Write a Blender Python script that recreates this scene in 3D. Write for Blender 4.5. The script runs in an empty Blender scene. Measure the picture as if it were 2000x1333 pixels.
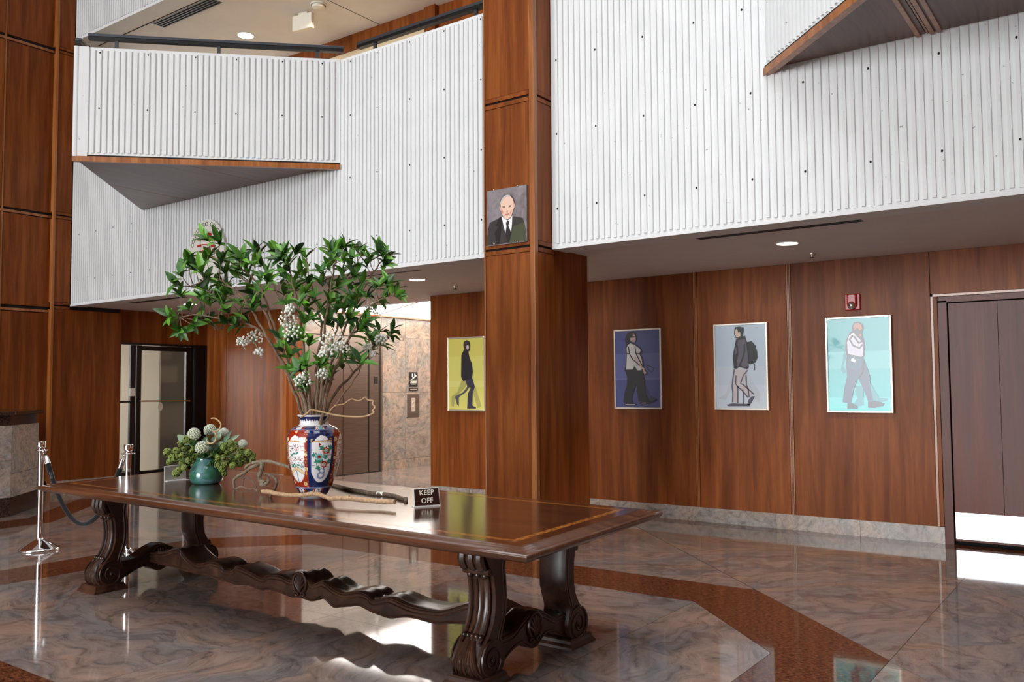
import bpy, bmesh, math, random
from math import sin, cos, pi, radians, sqrt, hypot, atan2
from mathutils import Vector, Matrix

random.seed(7)
S = 1.085                      # plan units -> metres
SC = bpy.context.scene
COL = SC.collection

# ------------------------------------------------------------------ camera
CAM_R = Vector((0.80903967, 0.58771643, -0.00664949)).normalized()
CAM_U = Vector((0.03663335, -0.03913095, 0.99856235)).normalized()
CAM_F = Vector((-0.5866113, 0.80812014, 0.05318851)).normalized()
EYE = Vector((0, 0, 1.40))
FPX = 1690.0
cam_d = bpy.data.cameras.new('camera')
cam_d.sensor_width = 36.0
cam_d.lens = 36.0 * FPX / 2000.0
cam_d.clip_start = 0.05
cam_d.clip_end = 200
cam = bpy.data.objects.new('camera', cam_d)
COL.objects.link(cam)
m = Matrix((CAM_R, CAM_U, -CAM_F)).transposed().to_4x4()
m.translation = EYE * S
cam.matrix_world = m
SC.camera = cam

# ------------------------------------------------------------------ light
SC.view_settings.view_transform = 'Standard'
SC.view_settings.look = 'None'
SC.view_settings.gamma = 1.0
SC.view_settings.use_curve_mapping = False
SC.view_settings.exposure = 0.0
W = bpy.data.worlds.new('world')
SC.world = W
W.use_nodes = True
W.node_tree.nodes['Background'].inputs[0].default_value = (0.86, 0.93, 1.0, 1)
W.node_tree.nodes['Background'].inputs[1].default_value = 0.3


def area(name, loc, target, sx, sy, power, color=(1, 1, 1), spread=180):
    d = bpy.data.lights.new(name, 'AREA')
    d.shape = 'RECTANGLE'
    d.size, d.size_y = sx * S, sy * S
    d.energy = power
    d.color = color
    d.spread = radians(spread)
    o = bpy.data.objects.new(name, d)
    COL.objects.link(o)
    o.location = Vector(loc) * S
    o.rotation_euler = (Vector(target) - Vector(loc)).to_track_quat('-Z', 'Y').to_euler()
    return o


# tall lobby windows behind the photographer, a roof light over the hall, daylight in the drive
area('lobby_window_light', (-5.5, -21.5, 4.0), (-4.0, 6, 2.6), 12, 7.4, 6100, (0.96, 0.98, 1.0))
area('roof_light', (-1.0, 0.5, 10.5), (-1.0, 0.9, 0), 10, 8, 700, (0.96, 0.98, 1.0), 115)
area('driveway_daylight', (-29.0, 15.0, 9), (-30, 16.0, 0), 14, 22, 9000, (1.0, 0.98, 0.95))
area('driveway_daylight_low', (-20.0, 4.0, 2.0), (-14, 9.0, 1.0), 4, 3, 500, (1.0, 0.98, 0.95))


def at(px, py, **kw):
    """point of the hall seen at a pixel of the 2000x1333 photograph, on a plane X=, Y= or Z="""
    d = CAM_F + CAM_R * ((px - 1000) / FPX) - CAM_U * ((py - 666.5) / FPX)
    (a, v), = kw.items()
    if a == 'D':
        return EYE + d * v
    i = 'XYZ'.index(a)
    return EYE + d * ((v - EYE[i]) / d[i])


# ------------------------------------------------------------------ materials
MATS = {}


class NT:
    def __init__(self, name):
        m = bpy.data.materials.new(name)
        m.use_nodes = True
        self.m = m
        self.t = m.node_tree
        self.b = self.t.nodes['Principled BSDF']
        MATS[name] = m

    def n(self, typ, **kw):
        nd = self.t.nodes.new(typ)
        for k, v in kw.items():
            if k.startswith('_'):
                setattr(nd, k[1:], v)
            else:
                nd.inputs[k.replace('__', ' ')].default_value = v
        return nd

    def l(self, a, b):
        self.t.links.new(a, b)

    def set(self, **kw):
        for k, v in kw.items():
            k = k.replace('_', ' ')
            if k in ('Base Color', 'Emission Color') and len(v) == 3:
                v = (*v, 1)
            self.b.inputs[k].default_value = v
        return self

    def coords(self, scale=(1, 1, 1), rnd=True, rot=None):
        tc = self.n('ShaderNodeTexCoord')
        out = tc.outputs['Object']
        if rnd:
            oi = self.n('ShaderNodeObjectInfo')
            mul = self.n('ShaderNodeMath', _operation='MULTIPLY')
            mul.inputs[1].default_value = 37.0
            self.l(oi.outputs['Random'], mul.inputs[0])
            ad = self.n('ShaderNodeVectorMath', _operation='ADD')
            self.l(out, ad.inputs[0])
            self.l(mul.outputs[0], ad.inputs[1])
            out = ad.outputs[0]
        mp = self.n('ShaderNodeMapping')
        mp.inputs['Scale'].default_value = scale
        if rot:
            mp.inputs['Rotation'].default_value = rot
        self.l(out, mp.inputs['Vector'])
        return mp.outputs[0]

    def ramp(self, fac, stops):
        r = self.n('ShaderNodeValToRGB')
        e = r.color_ramp.elements
        while len(e) < len(stops):
            e.new(0.5)
        for el, (p, c) in zip(e, stops):
            el.position = p
            el.color = (*c, 1)
        self.l(fac, r.inputs[0])
        return r.outputs[0]

    def mix(self, fac, a, b, mode='MIX'):
        x = self.n('ShaderNodeMix', _data_type='RGBA', _blend_type=mode)
        for src, idx in ((fac, 0), (a, 6), (b, 7)):
            if hasattr(src, 'links') or hasattr(src, 'is_linked'):
                self.l(src, x.inputs[idx])
            else:
                x.inputs[idx].default_value = src if idx == 0 else (*src, 1)
        return x.outputs[2]

    def bump(self, h, strength=0.2, dist=0.01):
        b = self.n('ShaderNodeBump')
        b.inputs['Strength'].default_value = strength
        b.inputs['Distance'].default_value = dist
        self.l(h, b.inputs['Height'])
        self.l(b.outputs[0], self.b.inputs['Normal'])


def srgb(r, g, b):
    f = lambda c: (c / 255 / 12.92) if c / 255 <= 0.04045 else ((c / 255 + 0.055) / 1.055) ** 2.4
    return (f(r), f(g), f(b))


def plain(name, col, rough=0.5, metal=0.0, spec=0.5, coat=0.0, **kw):
    t = NT(name)
    t.set(Base_Color=col, Roughness=rough, Metallic=metal, Specular_IOR_Level=spec, Coat_Weight=coat, **kw)
    return t.m


def wood(name, dark, mid, light, scale, rough=0.32, coat=0.25, fine=1.0, spec=0.5):
    t = NT(name)
    v = t.coords(scale)
    n1 = t.n('ShaderNodeTexNoise', Scale=1.0, Detail=6.0, Roughness=0.62, Distortion=0.6)
    t.l(v, n1.inputs['Vector'])
    v2 = t.coords(tuple(s * 5 for s in scale))
    n2 = t.n('ShaderNodeTexNoise', Scale=1.0, Detail=4.0, Roughness=0.7)
    t.l(v2, n2.inputs['Vector'])
    c = t.ramp(n1.outputs['Fac'], [(0.28, dark), (0.5, mid), (0.74, light)])
    f = t.ramp(n2.outputs['Fac'], [(0.35, (0.62, 0.62, 0.62)), (0.6, (1, 1, 1))])
    c2 = t.mix(0.55 * fine, c, f, 'MULTIPLY')
    oi = t.n('ShaderNodeObjectInfo')
    mr = t.n('ShaderNodeMapRange')
    mr.inputs['To Min'].default_value = 0.86
    mr.inputs['To Max'].default_value = 1.12
    t.l(oi.outputs['Random'], mr.inputs['Value'])
    hs = t.n('ShaderNodeHueSaturation')
    t.l(mr.outputs[0], hs.inputs['Value'])
    t.l(c2, hs.inputs['Color'])
    t.l(hs.outputs[0], t.b.inputs['Base Color'])
    t.set(Roughness=rough, Coat_Weight=coat, Coat_Roughness=0.18, Specular_IOR_Level=spec)
    t.bump(n2.outputs['Fac'], 0.06, 0.003)
    return t.m


wood('wood_panel', srgb(98, 46, 14), srgb(130, 68, 25), srgb(160, 92, 40), (9, 9, 0.55), rough=0.42, coat=0.0, spec=0.2)
wood('wood_trim', srgb(122, 68, 28), srgb(158, 94, 44), srgb(186, 122, 66), (14, 14, 0.7))
wood('wood_soffit', srgb(70, 40, 30), srgb(92, 58, 46), srgb(112, 76, 62), (8, 0.5, 8), rough=0.3, coat=0.0, spec=0.35)
wood('wood_door', srgb(86, 44, 34), srgb(104, 58, 46), srgb(122, 72, 58), (9, 9, 0.5), rough=0.4, coat=0.0, spec=0.28)
wood('table_top_wood', srgb(46, 25, 14), srgb(66, 37, 21), srgb(86, 50, 29), (0.6, 8, 8), rough=0.13, coat=0.5)
wood('table_edge_wood', srgb(58, 32, 20), srgb(88, 52, 32), srgb(116, 74, 48), (0.8, 12, 12), rough=0.26, coat=0.4)
wood('carved_wood', srgb(30, 18, 12), srgb(54, 33, 23), srgb(86, 56, 40), (7, 7, 7), rough=0.34, coat=0.25, fine=0.6)
wood('inlay_wood', srgb(120, 66, 22), srgb(160, 96, 36), srgb(186, 122, 54), (6, 6, 6), rough=0.2, coat=0.4)


def granite(name, tan, grey, dark, rough=0.06, scale=1.0):
    t = NT(name)
    tc = t.n('ShaderNodeTexCoord')
    oi = t.n('ShaderNodeObjectInfo')
    mul = t.n('ShaderNodeMath', _operation='MULTIPLY')
    mul.inputs[1].default_value = 6.28
    t.l(oi.outputs['Random'], mul.inputs[0])
    rot = t.n('ShaderNodeVectorRotate', _rotation_type='Z_AXIS')
    t.l(tc.outputs['Object'], rot.inputs['Vector'])
    t.l(mul.outputs[0], rot.inputs['Angle'])
    ad = t.n('ShaderNodeVectorMath', _operation='ADD')
    t.l(rot.outputs[0], ad.inputs[0])
    t.l(mul.outputs[0], ad.inputs[1])
    warp = t.n('ShaderNodeTexNoise', Scale=0.9 * scale, Detail=3.0, Roughness=0.55)
    t.l(ad.outputs[0], warp.inputs['Vector'])
    sub = t.n('ShaderNodeVectorMath', _operation='SUBTRACT')
    sub.inputs[1].default_value = (0.5, 0.5, 0.5)
    t.l(warp.outputs['Color'], sub.inputs[0])
    sc = t.n('ShaderNodeVectorMath', _operation='SCALE')
    sc.inputs['Scale'].default_value = 1.1 / scale
    t.l(sub.outputs[0], sc.inputs[0])
    ad2 = t.n('ShaderNodeVectorMath', _operation='ADD')
    t.l(ad.outputs[0], ad2.inputs[0])
    t.l(sc.outputs[0], ad2.inputs[1])
    mp = t.n('ShaderNodeMapping')
    mp.inputs['Scale'].default_value = (1.6 * scale, 13 * scale, 13 * scale)
    t.l(ad2.outputs[0], mp.inputs['Vector'])
    flow = t.n('ShaderNodeTexNoise', Scale=1.0, Detail=7.0, Roughness=0.68)
    t.l(mp.outputs[0], flow.inputs['Vector'])
    mp2 = t.n('ShaderNodeMapping')
    mp2.inputs['Scale'].default_value = (0.7 * scale, 2.6 * scale, 2.6 * scale)
    t.l(ad2.outputs[0], mp2.inputs['Vector'])
    big = t.n('ShaderNodeTexNoise', Scale=1.0, Detail=3.0, Roughness=0.5)
    t.l(mp2.outputs[0], big.inputs['Vector'])
    base = t.ramp(big.outputs['Fac'], [(0.36, tan), (0.62, grey)])
    streak = t.ramp(flow.outputs['Fac'], [(0.30, (0.42, 0.42, 0.43)), (0.46, (0.9, 0.88, 0.86)), (0.62, (1.18, 1.14, 1.1))])
    c = t.mix(1.0, base, streak, 'MULTIPLY')
    vein = t.n('ShaderNodeTexNoise', Scale=0.9 * scale, Detail=4.0, Roughness=0.6)
    t.l(ad2.outputs[0], vein.inputs['Vector'])
    ridge = t.n('ShaderNodeMath', _operation='SUBTRACT')
    ridge.inputs[1].default_value = 0.5
    t.l(vein.outputs['Fac'], ridge.inputs[0])
    ab = t.n('ShaderNodeMath', _operation='ABSOLUTE')
    t.l(ridge.outputs[0], ab.inputs[0])
    vm = t.ramp(ab.outputs[0], [(0.0, (1, 1, 1)), (0.022, (0, 0, 0))])
    m2 = t.n('ShaderNodeMath', _operation='MULTIPLY')
    m2.inputs[1].default_value = 0.38
    t.l(vm, m2.inputs[0])
    c2 = t.mix(m2.outputs[0], c, dark)
    sp = t.n('ShaderNodeTexNoise', Scale=190.0, Detail=2.0)
    t.l(tc.outputs['Object'], sp.inputs['Vector'])
    spk = t.ramp(sp.outputs['Fac'], [(0.34, (0.72, 0.72, 0.72)), (0.6, (1.08, 1.08, 1.08))])
    c3 = t.mix(0.7, c2, spk, 'MULTIPLY')
    t.l(c3, t.b.inputs['Base Color'])
    t.set(Roughness=rough, Specular_IOR_Level=0.5)
    return t.m


granite('swirled_granite', srgb(142, 120, 108), srgb(116, 112, 112), srgb(46, 44, 46))
granite('pale_granite', srgb(176, 160, 148), srgb(160, 158, 156), srgb(96, 94, 94), rough=0.22, scale=1.6)
granite('lift_granite', srgb(158, 138, 122), srgb(132, 126, 120), srgb(88, 84, 82), rough=0.14, scale=1.3)


def speckle(name, a, b, c, rough=0.06):
    t = NT(name)
    v = t.coords((38, 90, 60))
    n = t.n('ShaderNodeTexNoise', Scale=1.0, Detail=3.0, Roughness=0.7)
    t.l(v, n.inputs['Vector'])
    col = t.ramp(n.outputs['Fac'], [(0.38, a), (0.5, b), (0.64, c)])
    t.l(col, t.b.inputs['Base Color'])
    t.set(Roughness=rough)
    return t.m


speckle('brown_granite', srgb(40, 22, 16), srgb(84, 46, 30), srgb(118, 72, 48))
speckle('dark_granite', srgb(26, 20, 18), srgb(54, 40, 34), srgb(84, 62, 52), rough=0.15)


def concrete(name, col, pit=True, rough=0.75):
    t = NT(name)
    v = t.coords((1, 1, 1), rnd=False)
    n = t.n('ShaderNodeTexNoise', Scale=3.0, Detail=5.0, Roughness=0.6)
    t.l(v, n.inputs['Vector'])
    f = t.ramp(n.outputs['Fac'], [(0.3, tuple(x * 0.93 for x in col)), (0.7, col)])
    if pit:
        vo = t.n('ShaderNodeTexNoise', Scale=34.0, Detail=2.0, Roughness=0.4)
        t.l(v, vo.inputs['Vector'])
        pm = t.ramp(vo.outputs['Fac'], [(0.755, (0, 0, 0)), (0.78, (0.75, 0.75, 0.75))])
        f = t.mix(pm, f, tuple(x * 0.22 for x in col))
    t.l(f, t.b.inputs['Base Color'])
    t.set(Roughness=rough, Specular_IOR_Level=0.3)
    return t.m


concrete('ribbed_concrete', srgb(226, 228, 228))
concrete('ceiling_plaster', srgb(228, 224, 222), pit=False)
concrete('cream_plaster', srgb(226, 206, 170), pit=False)
concrete('beige_concrete', srgb(206, 192, 168), pit=False)
plain('chrome', (0.9, 0.9, 0.92), 0.06, 1.0)
t = NT('brushed_steel')
v = t.coords((3, 3, 160))
n = t.n('ShaderNodeTexNoise', Scale=1.0, Detail=3.0)
t.l(v, n.inputs['Vector'])
t.l(t.ramp(n.outputs['Fac'], [(0.3, srgb(128, 118, 110)), (0.7, srgb(152, 142, 134))]), t.b.inputs['Base Color'])
t.set(Metallic=1.0, Roughness=0.32)
plain('kick_plate_steel', (0.86, 0.87, 0.9), 0.3, 1.0)
plain('frame_silver', srgb(214, 206, 192), 0.32, 0.7)
plain('black_metal', srgb(22, 21, 22), 0.4, 0.3)
plain('rail_metal', srgb(72, 76, 82), 0.35, 0.5)
plain('black_velvet', srgb(16, 16, 17), 0.9, 0, 0.2, Sheen_Weight=0.3)
plain('black_plastic', srgb(20, 18, 18), 0.4)
plain('dark_gap', srgb(18, 13, 11), 0.9)
plain('white_plastic', srgb(232, 228, 214), 0.4)
plain('red_plastic', srgb(168, 22, 26), 0.3)
plain('red_paint', srgb(128, 26, 30), 0.5)
plain('white_paint', srgb(236, 234, 228), 0.5)
plain('orange_plastic', srgb(232, 62, 22), 0.4)
plain('car_paint', srgb(226, 222, 216), 0.2, coat=0.5)
plain('rubber', srgb(24, 24, 25), 0.8)
plain('asphalt', srgb(120, 104, 96), 0.8)
plain('paver', srgb(140, 104, 88), 0.8)
plain('sign_brown', srgb(40, 22, 20), 0.3)
plain('acrylic_edge', srgb(214, 214, 210), 0.15)
t = NT('clear_glass')
t.set(Base_Color=(1, 1, 1), Roughness=0.02, Transmission_Weight=1.0, IOR=1.12, Alpha=1)
t = NT('smoked_acrylic')
t.set(Base_Color=srgb(150, 146, 140), Roughness=0.1, Specular_IOR_Level=0.7)


def glow(name, col, strength):
    t = NT(name)
    t.set(Base_Color=(0.9, 0.9, 0.9), Emission_Color=col, Emission_Strength=strength)
    return t.m


glow('lamp_disc', (1.0, 0.95, 0.86), 14)
glow('lamp_panel', (1.0, 0.95, 0.88), 7.0)


# ------------------------------------------------------------------ mesh helpers
class MB:
    def __init__(self):
        self.v, self.f, self.mi = [], [], []

    def add(self, vs, fs, mi=0):
        o = len(self.v)
        self.v += [Vector(p) for p in vs]
        self.f += [tuple(i + o for i in f) for f in fs]
        self.mi += [mi] * len(fs)
        return self

    def box(self, a, b, mi=0):
        x0, x1 = sorted((a[0], b[0])); y0, y1 = sorted((a[1], b[1])); z0, z1 = sorted((a[2], b[2]))
        vs = [(x0, y0, z0), (x1, y0, z0), (x1, y1, z0), (x0, y1, z0), (x0, y0, z1), (x1, y0, z1), (x1, y1, z1), (x0, y1, z1)]
        return self.add(vs, [(3, 2, 1, 0), (4, 5, 6, 7), (0, 1, 5, 4), (1, 2, 6, 5), (2, 3, 7, 6), (3, 0, 4, 7)], mi)

    def extrude(self, poly, vec, mi=0):
        """closed 3-D polygon pushed along vec"""
        n = len(poly)
        p = [Vector(q) for q in poly]
        vec = Vector(vec)
        nrm = Vector((0, 0, 0))
        for i in range(n):
            nrm += p[i].cross(p[(i + 1) % n])
        if nrm.dot(vec) > 0:
            p.reverse()
        vs = p + [q + vec for q in p]
        fs = [tuple(range(n)), tuple(range(2 * n - 1, n - 1, -1))]
        fs += [((i + 1) % n, i, n + i, n + (i + 1) % n) for i in range(n)]
        return self.add(vs, fs, mi)

    def prism(self, poly, z0, z1, mi=0):
        return self.extrude([(x, y, z0) for x, y in poly], (0, 0, z1 - z0), mi)

    def tube(self, path, rad, n=8, mi=0, cap=True, closed=False):
        P = [Vector(p) for p in path]
        if not hasattr(rad, '__len__'):
            rad = [rad] * len(P)
        vs, fs = [], []
        up = None
        for i, p in enumerate(P):
            if closed:
                d = (P[(i + 1) % len(P)] - P[i - 1]).normalized()
            else:
                d = (P[min(i + 1, len(P) - 1)] - P[max(i - 1, 0)])
                d = d.normalized() if d.length > 1e-9 else Vector((0, 0, 1))
            if up is None:
                up = d.orthogonal().normalized()
            up = (up - d * up.dot(d))
            up = up.normalized() if up.length > 1e-6 else d.orthogonal().normalized()
            s = d.cross(up)
            for k in range(n):
                a = 2 * pi * k / n
                vs.append(p + (up * cos(a) + s * sin(a)) * rad[i])
        m = len(P)
        for i in range(m if closed else m - 1):
            j = (i + 1) % m
            for k in range(n):
                k2 = (k + 1) % n
                fs.append((i * n + k, i * n + k2, j * n + k2, j * n + k))
        if cap and not closed:
            fs.append(tuple(range(n - 1, -1, -1)))
            fs.append(tuple((m - 1) * n + k for k in range(n)))
        return self.add(vs, fs, mi)

    def lathe(self, prof, c=(0, 0, 0), n=24, mi=0, a0=0.0, a1=2 * pi, mifun=None):
        c = Vector(c)
        full = abs(a1 - a0 - 2 * pi) < 1e-6
        na = n if full else n + 1
        vs = []
        for r, z in prof:
            for k in range(na):
                a = a0 + (a1 - a0) * k / n
                vs.append(c + Vector((r * cos(a), r * sin(a), z)))
        fs, mis = [], []
        for i in range(len(prof) - 1):
            for k in range(n):
                k2 = (k + 1) % na
                fs.append((i * na + k, i * na + k2, (i + 1) * na + k2, (i + 1) * na + k))
                mis.append(mifun(i, k) if mifun else mi)
        self.add(vs, fs, mi)
        self.mi[-len(fs):] = mis
        return self

    def ball(self, c, r, n=8, m=5, mi=0, sz=1.0):
        prof = [(max(1e-4, r * sin(pi * i / m)), -r * sz * cos(pi * i / m)) for i in range(m + 1)]
        return self.lathe(prof, c, n, mi)

    def quad(self, a, b, c, d, mi=0):
        return self.add([a, b, c, d], [(0, 1, 2, 3)], mi)

    def build(self, name, mat, parent=None, kind=None, smooth=False, loc=None, sharp=40, bevel=0):
        base = Vector(parent['_o']) if parent is not None and '_o' in parent.keys() else Vector((0, 0, 0))
        if loc is not None and parent is None:
            base = Vector(loc)
        me = bpy.data.meshes.new(name)
        me.from_pydata([tuple((p - base) * S) for p in self.v], [], self.f)
        mats = mat if isinstance(mat, (list, tuple)) else [mat]
        for mm in mats:
            me.materials.append(MATS[mm])
        if len(mats) > 1:
            me.polygons.foreach_set('material_index', self.mi)
        if smooth:
            me.shade_smooth()
            me.set_sharp_from_angle(angle=radians(sharp))
        me.update()
        o = bpy.data.objects.new(name, me)
        COL.objects.link(o)
        if parent is not None:
            o.parent = parent
            o['_o'] = tuple(base)
        else:
            o.location = base * S
            o['_o'] = tuple(base)
        if kind:
            o['kind'] = kind
        if bevel:
            b = o.modifiers.new('bevel', 'BEVEL')
            b.width = bevel * S
            b.segments = 2
            b.limit_method = 'ANGLE'
            b.angle_limit = radians(35)
        return o


def tag(o, label, cat, group=None, kind=None):
    o['label'] = label
    o['category'] = cat
    if group:
        o['group'] = group
    if kind:
        o['kind'] = kind
    return o


def thing(name, label, cat, loc, group=None):
    o = bpy.data.objects.new(name, None)
    COL.objects.link(o)
    o.location = Vector(loc) * S
    o['_o'] = tuple(loc)
    return tag(o, label, cat, group)


def struct_root(name, loc=(0, 0, 0)):
    o = bpy.data.objects.new(name, None)
    COL.objects.link(o)
    o.location = Vector(loc) * S
    o['_o'] = tuple(loc)
    o['kind'] = 'structure'
    return o


# ================================================================== STRUCTURE
def clip(poly, nx, ny, c):
    """keep the part of a convex polygon with nx*x+ny*y <= c"""
    out = []
    for i in range(len(poly)):
        a, b = poly[i], poly[(i + 1) % len(poly)]
        da, db = nx * a[0] + ny * a[1] - c, nx * b[0] + ny * b[1] - c
        if da <= 0:
            out.append(a)
        if (da < 0 < db) or (db < 0 < da):
            t = da / (da - db)
            out.append((a[0] + (b[0] - a[0]) * t, a[1] + (b[1] - a[1]) * t))
    return out


def parea(p):
    return 0.5 * abs(sum(p[i][0] * p[(i + 1) % len(p)][1] - p[(i + 1) % len(p)][0] * p[i][1] for i in range(len(p))))


def edges(poly):
    """outward half planes of a CCW polygon"""
    for i in range(len(poly)):
        a, b = poly[i], poly[(i + 1) % len(poly)]
        nx, ny = b[1] - a[1], a[0] - b[0]
        L = hypot(nx, ny)
        if L > 1e-9:
            yield nx / L, ny / L, (nx * a[0] + ny * a[1]) / L


def subtract(cells, hole):
    res = []
    for c in cells:
        rem = c
        for nx, ny, k in edges(hole):
            o = clip(rem, -nx, -ny, -k)
            if len(o) > 2 and parea(o) > 1e-3:
                res.append(o)
            rem = clip(rem, nx, ny, k)
            if len(rem) < 3:
                break
    return res


def grid_cut(cells, nx, ny, offs):
    for c in offs:
        new = []
        for p in cells:
            for s in (1, -1):
                q = clip(p, s * nx, s * ny, s * c)
                if len(q) > 2 and parea(q) > 4e-3:
                    new.append(q)
        cells = new
    return cells


def inset(poly, d):
    r = poly
    for nx, ny, k in list(edges(poly)):
        r = clip(r, nx, ny, k - d)
        if len(r) < 3:
            return []
    return r


def ccw(p):
    a = sum(p[i][0] * p[(i + 1) % len(p)][1] - p[(i + 1) % len(p)][0] * p[i][1] for i in range(len(p)))
    return p if a > 0 else p[::-1]


OCT_IN = [(-6.08, 5.30), (-6.69, 4.69), (-6.69, 2.74), (-6.08, 2.13), (-2.23, 2.13), (-1.62, 2.74), (-1.62, 4.52), (-2.40, 5.30)]
def off(poly, d):
    r = [(-60, -60), (60, -60), (60, 60), (-60, 60)]
    for nx, ny, k in edges(poly):
        r = clip(r, nx, ny, k + d)
    return r
OCT_OUT = off(OCT_IN, 0.535)
floor = MB().box((-13.2, -22, -0.08), (6, 13, -0.007)).build('floor', 'dark_gap', kind='structure')


def slab(poly, mat, z1=0.0):
    p = inset(ccw(poly), 0.0014)
    if len(p) < 3 or parea(p) < 3e-3:
        return
    cx, cy = sum(q[0] for q in p) / len(p), sum(q[1] for q in p) / len(p)
    b = MB().prism(p, -0.007, z1)
    me = bpy.data.meshes.new('stone_slab')
    me.from_pydata([((v.x - cx) * S, (v.y - cy) * S, v.z * S) for v in b.v], [], b.f)
    me.materials.append(MATS[mat])
    o = bpy.data.objects.new('stone_slab', me)
    COL.objects.link(o)
    o.parent = floor
    o.location = (cx * S, cy * S, 0)


def tiles(poly):
    c = [poly]
    c = grid_cut(c, 1, 0, (-5.92, -4.1, -2.40))
    return grid_cut(c, 0, 1, (3.72,))


for p in tiles(OCT_IN):
    slab(p, 'swirled_granite')
no, ni = ccw(OCT_OUT), ccw(OCT_IN)
ring = subtract([no], ni)
# every side of the band: mitred pieces
ang = lambda q: atan2(q[1] - 3.7, q[0] + 4.15)
no = sorted(OCT_OUT, key=ang)
ni = sorted(OCT_IN, key=ang)
for i in range(8):
    a, b, c, d = no[i], no[(i + 1) % 8], ni[(i + 1) % 8], ni[i]
    L = hypot(b[0] - a[0], b[1] - a[1])
    k = max(1, round(L / 1.9))
    for j in range(k):
        f = lambda p, q, t: (p[0] + (q[0] - p[0]) * t, p[1] + (q[1] - p[1]) * t)
        t0, t1 = j / k, (j + 1) / k
        slab([f(a, b, t0), f(a, b, t1), f(d, c, t1), f(d, c, t0)], 'brown_granite')
band2 = [(-9.92, -9.0), (-9.40, -9.0), (-9.40, 4.62), (-9.92, 4.62)]
band3 = [(-9.92, 4.62), (-9.40, 4.62), (-12.3, 7.52), (-12.3, 7.0)]
cells = [[(-12.3, -8.9), (5, -8.9), (5, 8.2), (-12.3, 8.2)]]
for h in (ccw(OCT_OUT), ccw(band2), ccw(band3)):
    cells = subtract(cells, h)
d45 = 1 / sqrt(2)
cells = grid_cut(cells, d45, d45, [(3.65 + 2.05 * k) * d45 for k in range(-11, 5)])
cells = grid_cut(cells, -d45, d45, [(8.08 + 2.05 * k) * d45 for k in range(-9, 6)])
for p in cells:
    slab(p, 'swirled_granite')
for b in (band2, band3):
    for p in grid_cut([b], 0, 1, (-5, -2, 1, 3)):
        slab(p, 'brown_granite')
for p in grid_cut([[(-12.3, 8.2), (-10.33, 8.2), (-10.33, 8.45), (-12.3, 8.45)], [(-7.44, 8.2), (5, 8.2), (5, 8.45), (-7.44, 8.45)]], 1, 0, (-5.7, -4.2, -2.93, -1.5, 0)):
    slab(p, 'brown_granite')
for p in grid_cut(grid_cut([[(-10.4, 8.2), (-7.44, 8.2), (-7.44, 12.6), (-10.4, 12.6)]], 1, 0, (-8.9,)), 0, 1, (9.6, 11.0)):
    slab(p, 'swirled_granite')


# ---------------------------------------------------------------- ribbed concrete
def ribwall(root, p0, p1, z0, z1, thick=0.16, pitch=0.0555, lip=0.045, top=0.03, depth=0.015, name='ribbed_panel', skip=0.02, holes=()):
    """fluted wall from p0 to p1 (its face is on the right-hand side of p0->p1), ribs standing proud of a slab"""
    a, b = Vector((*p0, 0)), Vector((*p1, 0))
    u = (b - a).normalized()
    L = (b - a).length
    n = Vector((u.y, -u.x, 0))
    mb = MB()
    q = lambda s, o, z: a + u * s + n * o + Vector((0, 0, z))
    mb.extrude([q(0, -depth, z0), q(L, -depth, z0), q(L, -thick, z0), q(0, -thick, z0)], (0, 0, z1 - z0))
    # low lip under the flutes
    mb.extrude([q(0, -depth * 0.45, z0), q(L, -depth * 0.45, z0), q(L, -depth, z0), q(0, -depth, z0)], (0, 0, lip * 0.55))
    k = int((L - 2 * skip) / pitch)
    s0 = skip + ((L - 2 * skip) - k * pitch) / 2
    w = pitch * 0.5
    for i in range(k):
        s = s0 + pitch * (i + 0.5)
        zb = z0 + lip + random.uniform(-0.006, 0.004)
        zt = z1 - top + random.uniform(-0.004, 0.004)
        w2 = w * 0.44
        prof = [(s - w / 2, -depth), (s - w2, 0), (s + w2, 0), (s + w / 2, -depth)]
        mb.extrude([q(c, o, zb) for c, o in prof], (0, 0, zt - zb))
    o = mb.build(name, 'ribbed_concrete', root)
    if holes:
        hb = MB()
        for s, z in holes:
            s = s0 + pitch * (round((s - s0) / pitch - 0.5) + 0.5)
            c = q(s, 0.0, z)
            ring_ = [c + u * 0.008 * cos(t * pi / 4) + Vector((0, 0, 0.0095 * sin(t * pi / 4))) - n * 0.004 for t in range(8)]
            hb.extrude(ring_, n * 0.0052)
        hb.build('form_tie_hole', 'dark_gap', root, kind='stuff')
    return o


YW, YR, ZC, ZS, ZP = 6.18, 8.45, 2.58, 3.735, 4.86
w_left = struct_root('wall_upper_left', (-8.4, YW, ZC))
hl = [(x + 12.2, z) for x in (-11.98, -11.55, -11.1, -10.65) for z in (2.93, 3.58)] + \
     [(x + 12.2, z) for x in (-6.565, -6.172, -5.725, -5.278, -4.827) for z in (2.93, 3.577, 4.233, 4.802)] + \
     [(x + 12.2, 2.93) for x in (-10.2, -8.4, -7.95, -7.5, -7.05)]
ribwall(w_left, (-12.2, YW), (-4.6, YW), ZC, ZP, 0.24, holes=hl)
w_right = struct_root('wall_upper_right', (0, YW, ZC))
hr = [(x + 4.06, z) for x in (-3.998, -3.61, -3.17, -2.73, -2.295, -1.86, -1.43, -1.0, -0.58, -0.15) for z in (2.925, 3.575)] + \
     [(x + 4.06, z) for x in (-3.995, -3.616, -3.175, -2.738, -2.305) for z in (4.225, 4.8)]
ribwall(w_right, (-4.06, YW), (4.06, YW), ZC, ZP, 0.24, holes=hr)
w_top = struct_root('wall_top_left', (-8.4, YW, 6.4))
ribwall(w_top, (-12.2, YW), (-4.6, YW), 6.4, 8.7, 0.24)

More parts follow.
